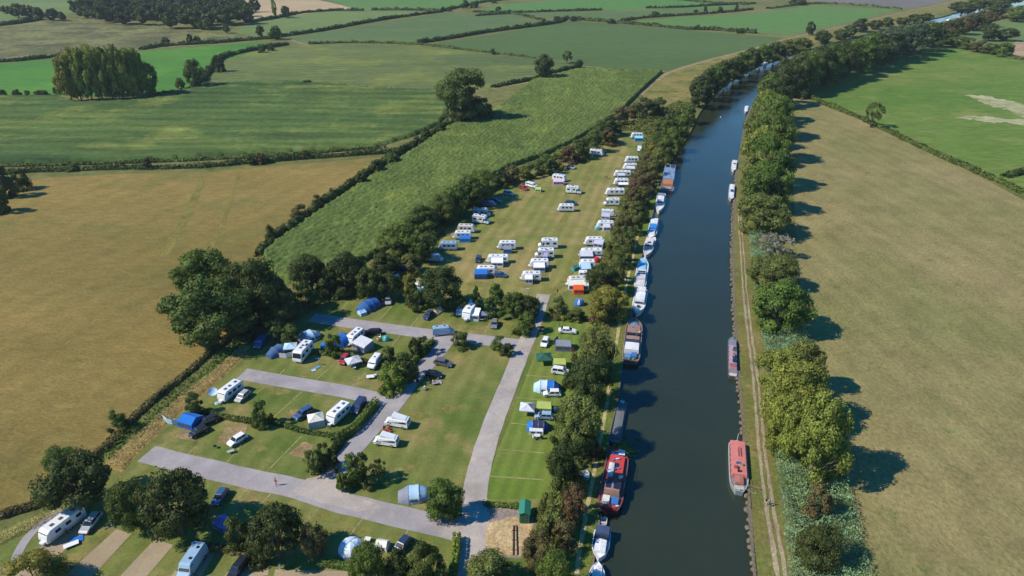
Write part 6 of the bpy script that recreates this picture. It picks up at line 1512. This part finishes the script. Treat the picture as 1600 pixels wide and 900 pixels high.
boat('pale pinkish cruiser with a row of dark windows', (1009, 402), (1018, 372), 3.3, hull=(.66, .60, .57), deck=(.66, .6, .58), free=1.1, bowk=.45,
     parts=[blk('cabin', .2, .55, .78, 1.2, (.66, .62, .6)), screen(.56, .72, 1.5, .7), ports(4, .22, .52, .79, 1.4, .4), slab('hatch', .42, .5, .35, 2.2, (.15, .17, .2), GLASS), rails(.6, .92, .55)])
boat('white cruiser with a bright blue canvas amidships', (1017, 373), (1023, 345), 3.2, hull=HW, deck=HW, free=1.0, bowk=.3,
     parts=[blk('cabin', .08, .38, .84, 1.4, HW), blk('canvas', .4, .62, .82, 1.3, (.04, .22, .6), mat=CLOTH), blk('forecabin', .64, .86, .62, .8, HW), slab('hatch', .7, .76, .25, 1.7, BLACK, GLASS), ports(3, .1, .36, .85, 1.4, .35)])
boat('white cruiser with its bow towards the camera below the houseboat', (1029, 333), (1034, 304), 3.4, hull=HW, deck=HW, free=1.2, bowk=.45,
     parts=[blk('cabin', .3, .58, .75, 1.3, HW), screen(.59, .7, 1.6, .7), blk('cockpit_cover', .1, .28, .8, 1.0, (.2, .24, .3)), rails(.55, .93, .55), slab('stern_platform', .0, .07, .7, .9, HW), ports(3, .32, .55, .76, 1.6, .4)])
boat('wide houseboat with a grey-blue roof and orange-brown front', (1047, 263), (1042, 300), 5.2, name='houseboat', hull=(.15, .18, .24), deck=(.18, .16, .15), free=1.2, bowk=.18, sternk=.08, sternw=.9,
     parts=[blk('cabin', .34, .96, .92, 1.7, (.22, .30, .45), camber=True), clutter(6, .36, .8, 2.85, .7), clutter(5, .03, .15, 1.1, .8), rope(1), slab('solar_panel', .82, .93, .3, 2.95, SOLAR, SOLAR, off=.4), slab('solar_panel', .82, .93, .3, 2.95, SOLAR, SOLAR, off=-.4), blk('wheelhouse', .16, .34, .8, 1.3, (.48, .19, .06)), slab('glass_roof', .05, .14, .6, 1.4, (.3, .32, .36), th=.2), ports(6, .36, .94, .93, 1.7, .45), rails(.05, .3, .9)])
# right bank
boat('grey-white cruiser, upper of the two at the right bank', (1146, 268), (1148, 251), 2.4, hull=(.5, .52, .52), deck=(.6, .6, .6), free=.9, bowk=.35, parts=[blk('cabin', .2, .8, .8, .9, HW), ports(3, .25, .75, .81, 1.05, .35), slab('hatch', .45, .55, .4, 1.8, BLACK, GLASS)])
boat('white narrow boat, lower of the two at the upper right bank', (1142, 313), (1144, 289), 2.3, name='narrowboat', hull=(.3, .32, .33), deck=(.5, .5, .5), free=.9, bowk=.2, parts=[blk('cabin', .12, .85, .82, 1.0, HW), ports(4, .18, .8, .83, 1.1, .35), slab('solar_panel', .5, .64, .5, 1.95, SOLAR, SOLAR)])
boat('small pale boat far up the right bank', (1165, 176), (1167, 166), 2.3, hull=(.4, .4, .4), deck=(.6, .6, .6), parts=[blk('cabin', .2, .8, .8, .8, HW), ports(2, .3, .7, .81, 1.0, .3)])
boat('long narrowboat with a pinkish roof and blue panels', (1144, 528), (1145, 590), 2.15, name='narrowboat', hull=(.10, .12, .15), deck=(.2, .2, .22), free=.9, bowk=.12, sternk=.06,
     parts=[blk('cabin', .16, .86, .84, .85, (.40, .27, .34)), slab('solar_panel', .38, .47, .34, 1.72, (.04, .1, .35), SOLAR, off=-.3), slab('solar_panel', .28, .37, .4, 1.72, (.04, .1, .35), SOLAR, off=-.25), slab('roof_box', .17, .25, .7, 1.7, (.35, .1, .1), th=.12), slab('roof_box', .56, .62, .3, 1.75, (.15, .12, .08), th=.2, off=-.2),
            clutter(6, .3, .7, 1.68, .6), rope(-1), slab('grey_cover', .72, .84, .74, 1.68, (.2, .22, .27), th=.05), ports(6, .2, .84, .85, 1.1, .3, .4), blk('bow_cover', .87, .97, .5, .4, (.16, .2, .22)), slab('stern_rail', .02, .08, .8, .95, (.6, .5, .45))])
boat('salmon-red topped barge with a white rail at the right bank', (1151, 692), (1155, 771), 3.5, name='barge', hull=(.30, .33, .33), deck=(.20, .21, .21), free=1.1, bowk=.12, sternk=.22, sternw=.4,
     parts=[blk('cabin', .26, .95, .82, .9, SAL, taper=.95), slab('roof_frame', .62, .8, .05, 1.95, (.12, .05, .05), off=-.05), slab('roof_frame', .62, .8, .05, 1.95, (.12, .05, .05), off=-.3), slab('roof_box', .36, .42, .15, 1.98, (.3, .1, .08), off=.4, th=.2), slab('chimney', .3, .33, .1, 2.2, BLACK, th=.6, off=.1),
            blk('stern_cabin', .13, .26, .45, .7, (.4, .16, .13)), rails(.03, .25, .85, .7), slab('stern_bench', .03, .1, .5, 1.15, (.45, .42, .36), th=.25), clutter(6, .04, .22, .95, .6), clutter(3, .3, .5, 1.95, .5), rope(-1), mast(.03, 1.6, 1., -.5), mast(.99, 2.2, 1.), ports(6, .3, .92, .83, 1.25, .35)])
t = tent_root('gangplank', 'thin wooden gangplank from the salmon-red barge to the bank', 'plank', (1173, 761), -25)
m = MB(); m.box((0, 0, .2), (3.6, .35, .06)); m.build('plank', WOOD, t)
for s in (-1, 1): m = MB(); m.box((1.5*s, 0, .12), (.1, .35, .1)); m.build('batten', WOOD, t)
for i, (px, st) in enumerate([((1478, 33), (1486, 30)), ((1496, 30), (1503, 27)), ((1525, 21), (1530, 18)), ((1518, 20), (1522, 17))]):
    boat('%s tiny white boat from the left on the far water' % ORD[i], px, st, 3.5, hull=HW, deck=HW, parts=[blk('cabin', .2, .7, .8, 1.2, HW)])
boat('small pale boat at the right side of the water beyond the dark trees', (1194, 104), (1197, 97), 2.6, hull=HW, deck=HW, parts=[blk('cabin', .2, .7, .8, 1., HW)])
# water lilies at the bow of the red barge
t = thing('water_lilies', None, None); COL.objects.unlink(t); bpy.data.objects.remove(t)
p = G(975, 700, -.7); m = MB()
for k in range(130):
    a = random.random()*6.28; r = abs(random.gauss(0, 1.0)); x, y = r*1.6*math.cos(a), r*1.7*math.sin(a); q = .22+.2*random.random(); m.add([(x+q*math.cos(j*1.05), y+q*math.sin(j*1.05), .02+.12*random.random()) for j in range(6)], [(0, 1, 2, 3, 4, 5)])
o = m.build('water_plants', LEAF, color=GREEN['bright']); o.location = (p.x-.3, p.y, -.66); tag(o, 'patch of bright green water plants at the bow of the red barge', 'water plants', kind='stuff')

# ================================================================== PEOPLE
SKIN = (.42, .25, .17)
def person(label, px, ang, top, legs, hair=(.05, .03, .02), pose='stand', h=1.75, z=.06):
    k = h/1.75; J = {}
    sit = pose == 'sit'; st = .22 if pose == 'walk' else .06
    hip = .95 if not sit else .48
    P_ = [(0, 0, hip), (0, 0, hip+.28), (0, 0, hip+.48), (.01, 0, hip+.58), (.03, 0, hip+.70), (.03, 0, hip+.79)]
    rad = [.15, .14, .15, .06, .095, .08]; E = [(0, 1), (1, 2), (2, 3), (3, 4), (4, 5)]
    def add(p, r, par): P_.append(p); rad.append(r); E.append((par, len(P_)-1)); return len(P_)-1
    for s in (-1, 1):
        a = add((0, s*.1, hip-.06), .10, 0)
        if sit: a = add((.42, s*.13, hip-.02), .065, a); a = add((.46, s*.13, .08), .045, a); add((.60, s*.13, .04), .04, a)
        else: a = add((s*st*.6, s*.11, .50), .065, a); a = add((s*st-.03, s*.12, .09), .045, a); add((s*st+.13, s*.13, .04), .04, a)
        a = add((0, s*.19, hip+.46), .065, 2); a = add((-s*st*.5, s*.25, hip+.20), .045, a); a = add((-s*st+.10, s*.25, hip-.02), .035, a); add((-s*st+.14, s*.25, hip-.10), .038, a)
    me = bpy.data.meshes.new('person'); me.from_pydata([tuple(c*k for c in p) for p in P_], E, [])
    o = bpy.data.objects.new('person', me); COL.objects.link(o)
    md = o.modifiers.new('s', 'SKIN'); sk = me.skin_vertices[0].data
    for i, r in enumerate(rad): sk[i].radius = (r*k, r*k*.95)
    sk[0].use_root = True; ss = o.modifiers.new('b', 'SUBSURF'); ss.levels = 1
    dg = bpy.context.evaluated_depsgraph_get(); m2 = bpy.data.meshes.new_from_object(o.evaluated_get(dg)); o.modifiers.clear(); o.data = m2
    mats = [flat('skin', SKIN, .6), flat('cloth_%d_%d_%d' % tuple(int(x*99) for x in top), top, .9), flat('cloth_%d_%d_%d' % tuple(int(x*99) for x in legs), legs, .9)]
    m2.materials.clear()
    for mt in mats: m2.materials.append(mt)
    for f in m2.polygons:
        c = f.center/k; f.use_smooth = True
        f.material_index = 0 if c.z > hip+.53 else 1 if c.z > hip+.02 and abs(c.y) < .235 else 2 if (c.z > .1 and abs(c.y) < .21 and (c.z > .45 or sit)) else 0
    p = G(*px); o.location = (p.x, p.y, z); o.rotation_euler = (0, 0, R(ang)); tag(o, label, 'person')
    bm = bmesh.new(); bmesh.ops.create_icosphere(bm, subdivisions=2, radius=.115*k)
    for v in list(bm.verts):
        if v.co.x > .06*k and v.co.z < .03*k: bm.verts.remove(v)
    hm = bpy.data.meshes.new('hair'); bm.to_mesh(hm); bm.free(); hm.materials.append(flat('hair_%d' % int(hair[0]*99), hair, .8))
    ho = link('hair', hm, o); ho.location = (.01*k, 0, (hip+.77)*k); return o
person('person walking in a red top on the lower cross road', (432, 759), 60, (.35, .08, .08), (.06, .06, .09), pose='walk')
person('person in dark top, left of the pair walking on the right towpath', (1195.5, 789), -80, (.03, .03, .04), (.5, .5, .5), pose='walk')
person('person in pale blue top, right of the pair walking on the right towpath', (1200.5, 791), -80, (.35, .45, .65), (.08, .09, .14), pose='walk', hair=(.2, .14, .08))
person('person in white top walking on the main road in the tree shade', (838, 495), 100, (.6, .58, .6), (.25, .12, .12), pose='walk')
person('person in white standing at the hedge by the link road', (648, 568), -30, (.6, .65, .7), (.4, .45, .5))
person('person in dark blue standing behind the grey estate car', (684, 559), -90, (.05, .08, .2), (.04, .04, .06))
person('child in yellow and dark crouching by the blue towel', (502, 570), 200, (.5, .3, .05), (.05, .04, .04), pose='sit', h=1.4)
person('person seated at the picnic beside the black car', (677, 600), 30, (.5, .45, .45), (.15, .15, .2), pose='sit')
person('person in white seated below the picnic group', (664, 609), 60, (.65, .62, .55), (.4, .3, .25), pose='sit')
person('person seated between the pair of chairs beside the right caravan column', (948, 279), -90, (.35, .15, .12), (.1, .1, .1), pose='sit')
person('person in red standing beside the motorhome in the upper middle', (884, 307), -60, (.3, .05, .1), (.06, .08, .2))
person('person seated right of the big caravan by the conifers', (759, 499), -60, (.15, .15, .2), (.1, .1, .12), pose='sit')
person('person seated beside the teal tent', (592, 534), 180, (.6, .35, .3), (.5, .3, .22), pose='sit')
person('person in black standing right of the small dark car left of the white saloon', (874, 511), 0, (.03, .03, .03), (.04, .04, .05))
person('person in dark clothes beside the open door of the twin-axle caravan', (107, 838), -60, (.05, .06, .08), (.05, .05, .07))
# black dog-sized buoy-like marks are left out; small white buoy on the water
o = MB(); o.tube((0, 0, 0), (0, 0, .5), .35, .2, 10); ob = o.build('buoy', flat('white_paint', (.7, .7, .7), .6)); p = G(1126, 183, -.7); ob.location = (p.x, p.y, -.8); tag(ob, 'tiny white buoy floating on the blue part of the canal', 'buoy')

# ================================================================== HAZE
m, nt, b = newmat('haze_air'); nt.nodes.remove(b)
pv = nt.nodes.new('ShaderNodeVolumePrincipled'); pv.inputs['Color'].default_value = (.80, .88, 1, 1); pv.inputs['Density'].default_value = .00007; pv.inputs['Anisotropy'].default_value = .2
nt.links.new(pv.outputs[0], nt.nodes['Material Output'].inputs['Volume'])
hz = MB(); hz.box((0, 2200, 46), (12600, 7000, 96)); hz = hz.build('haze', m); tag(hz, kind='stuff'); tag(hz, 'thin pale summer haze over the whole landscape', 'haze')
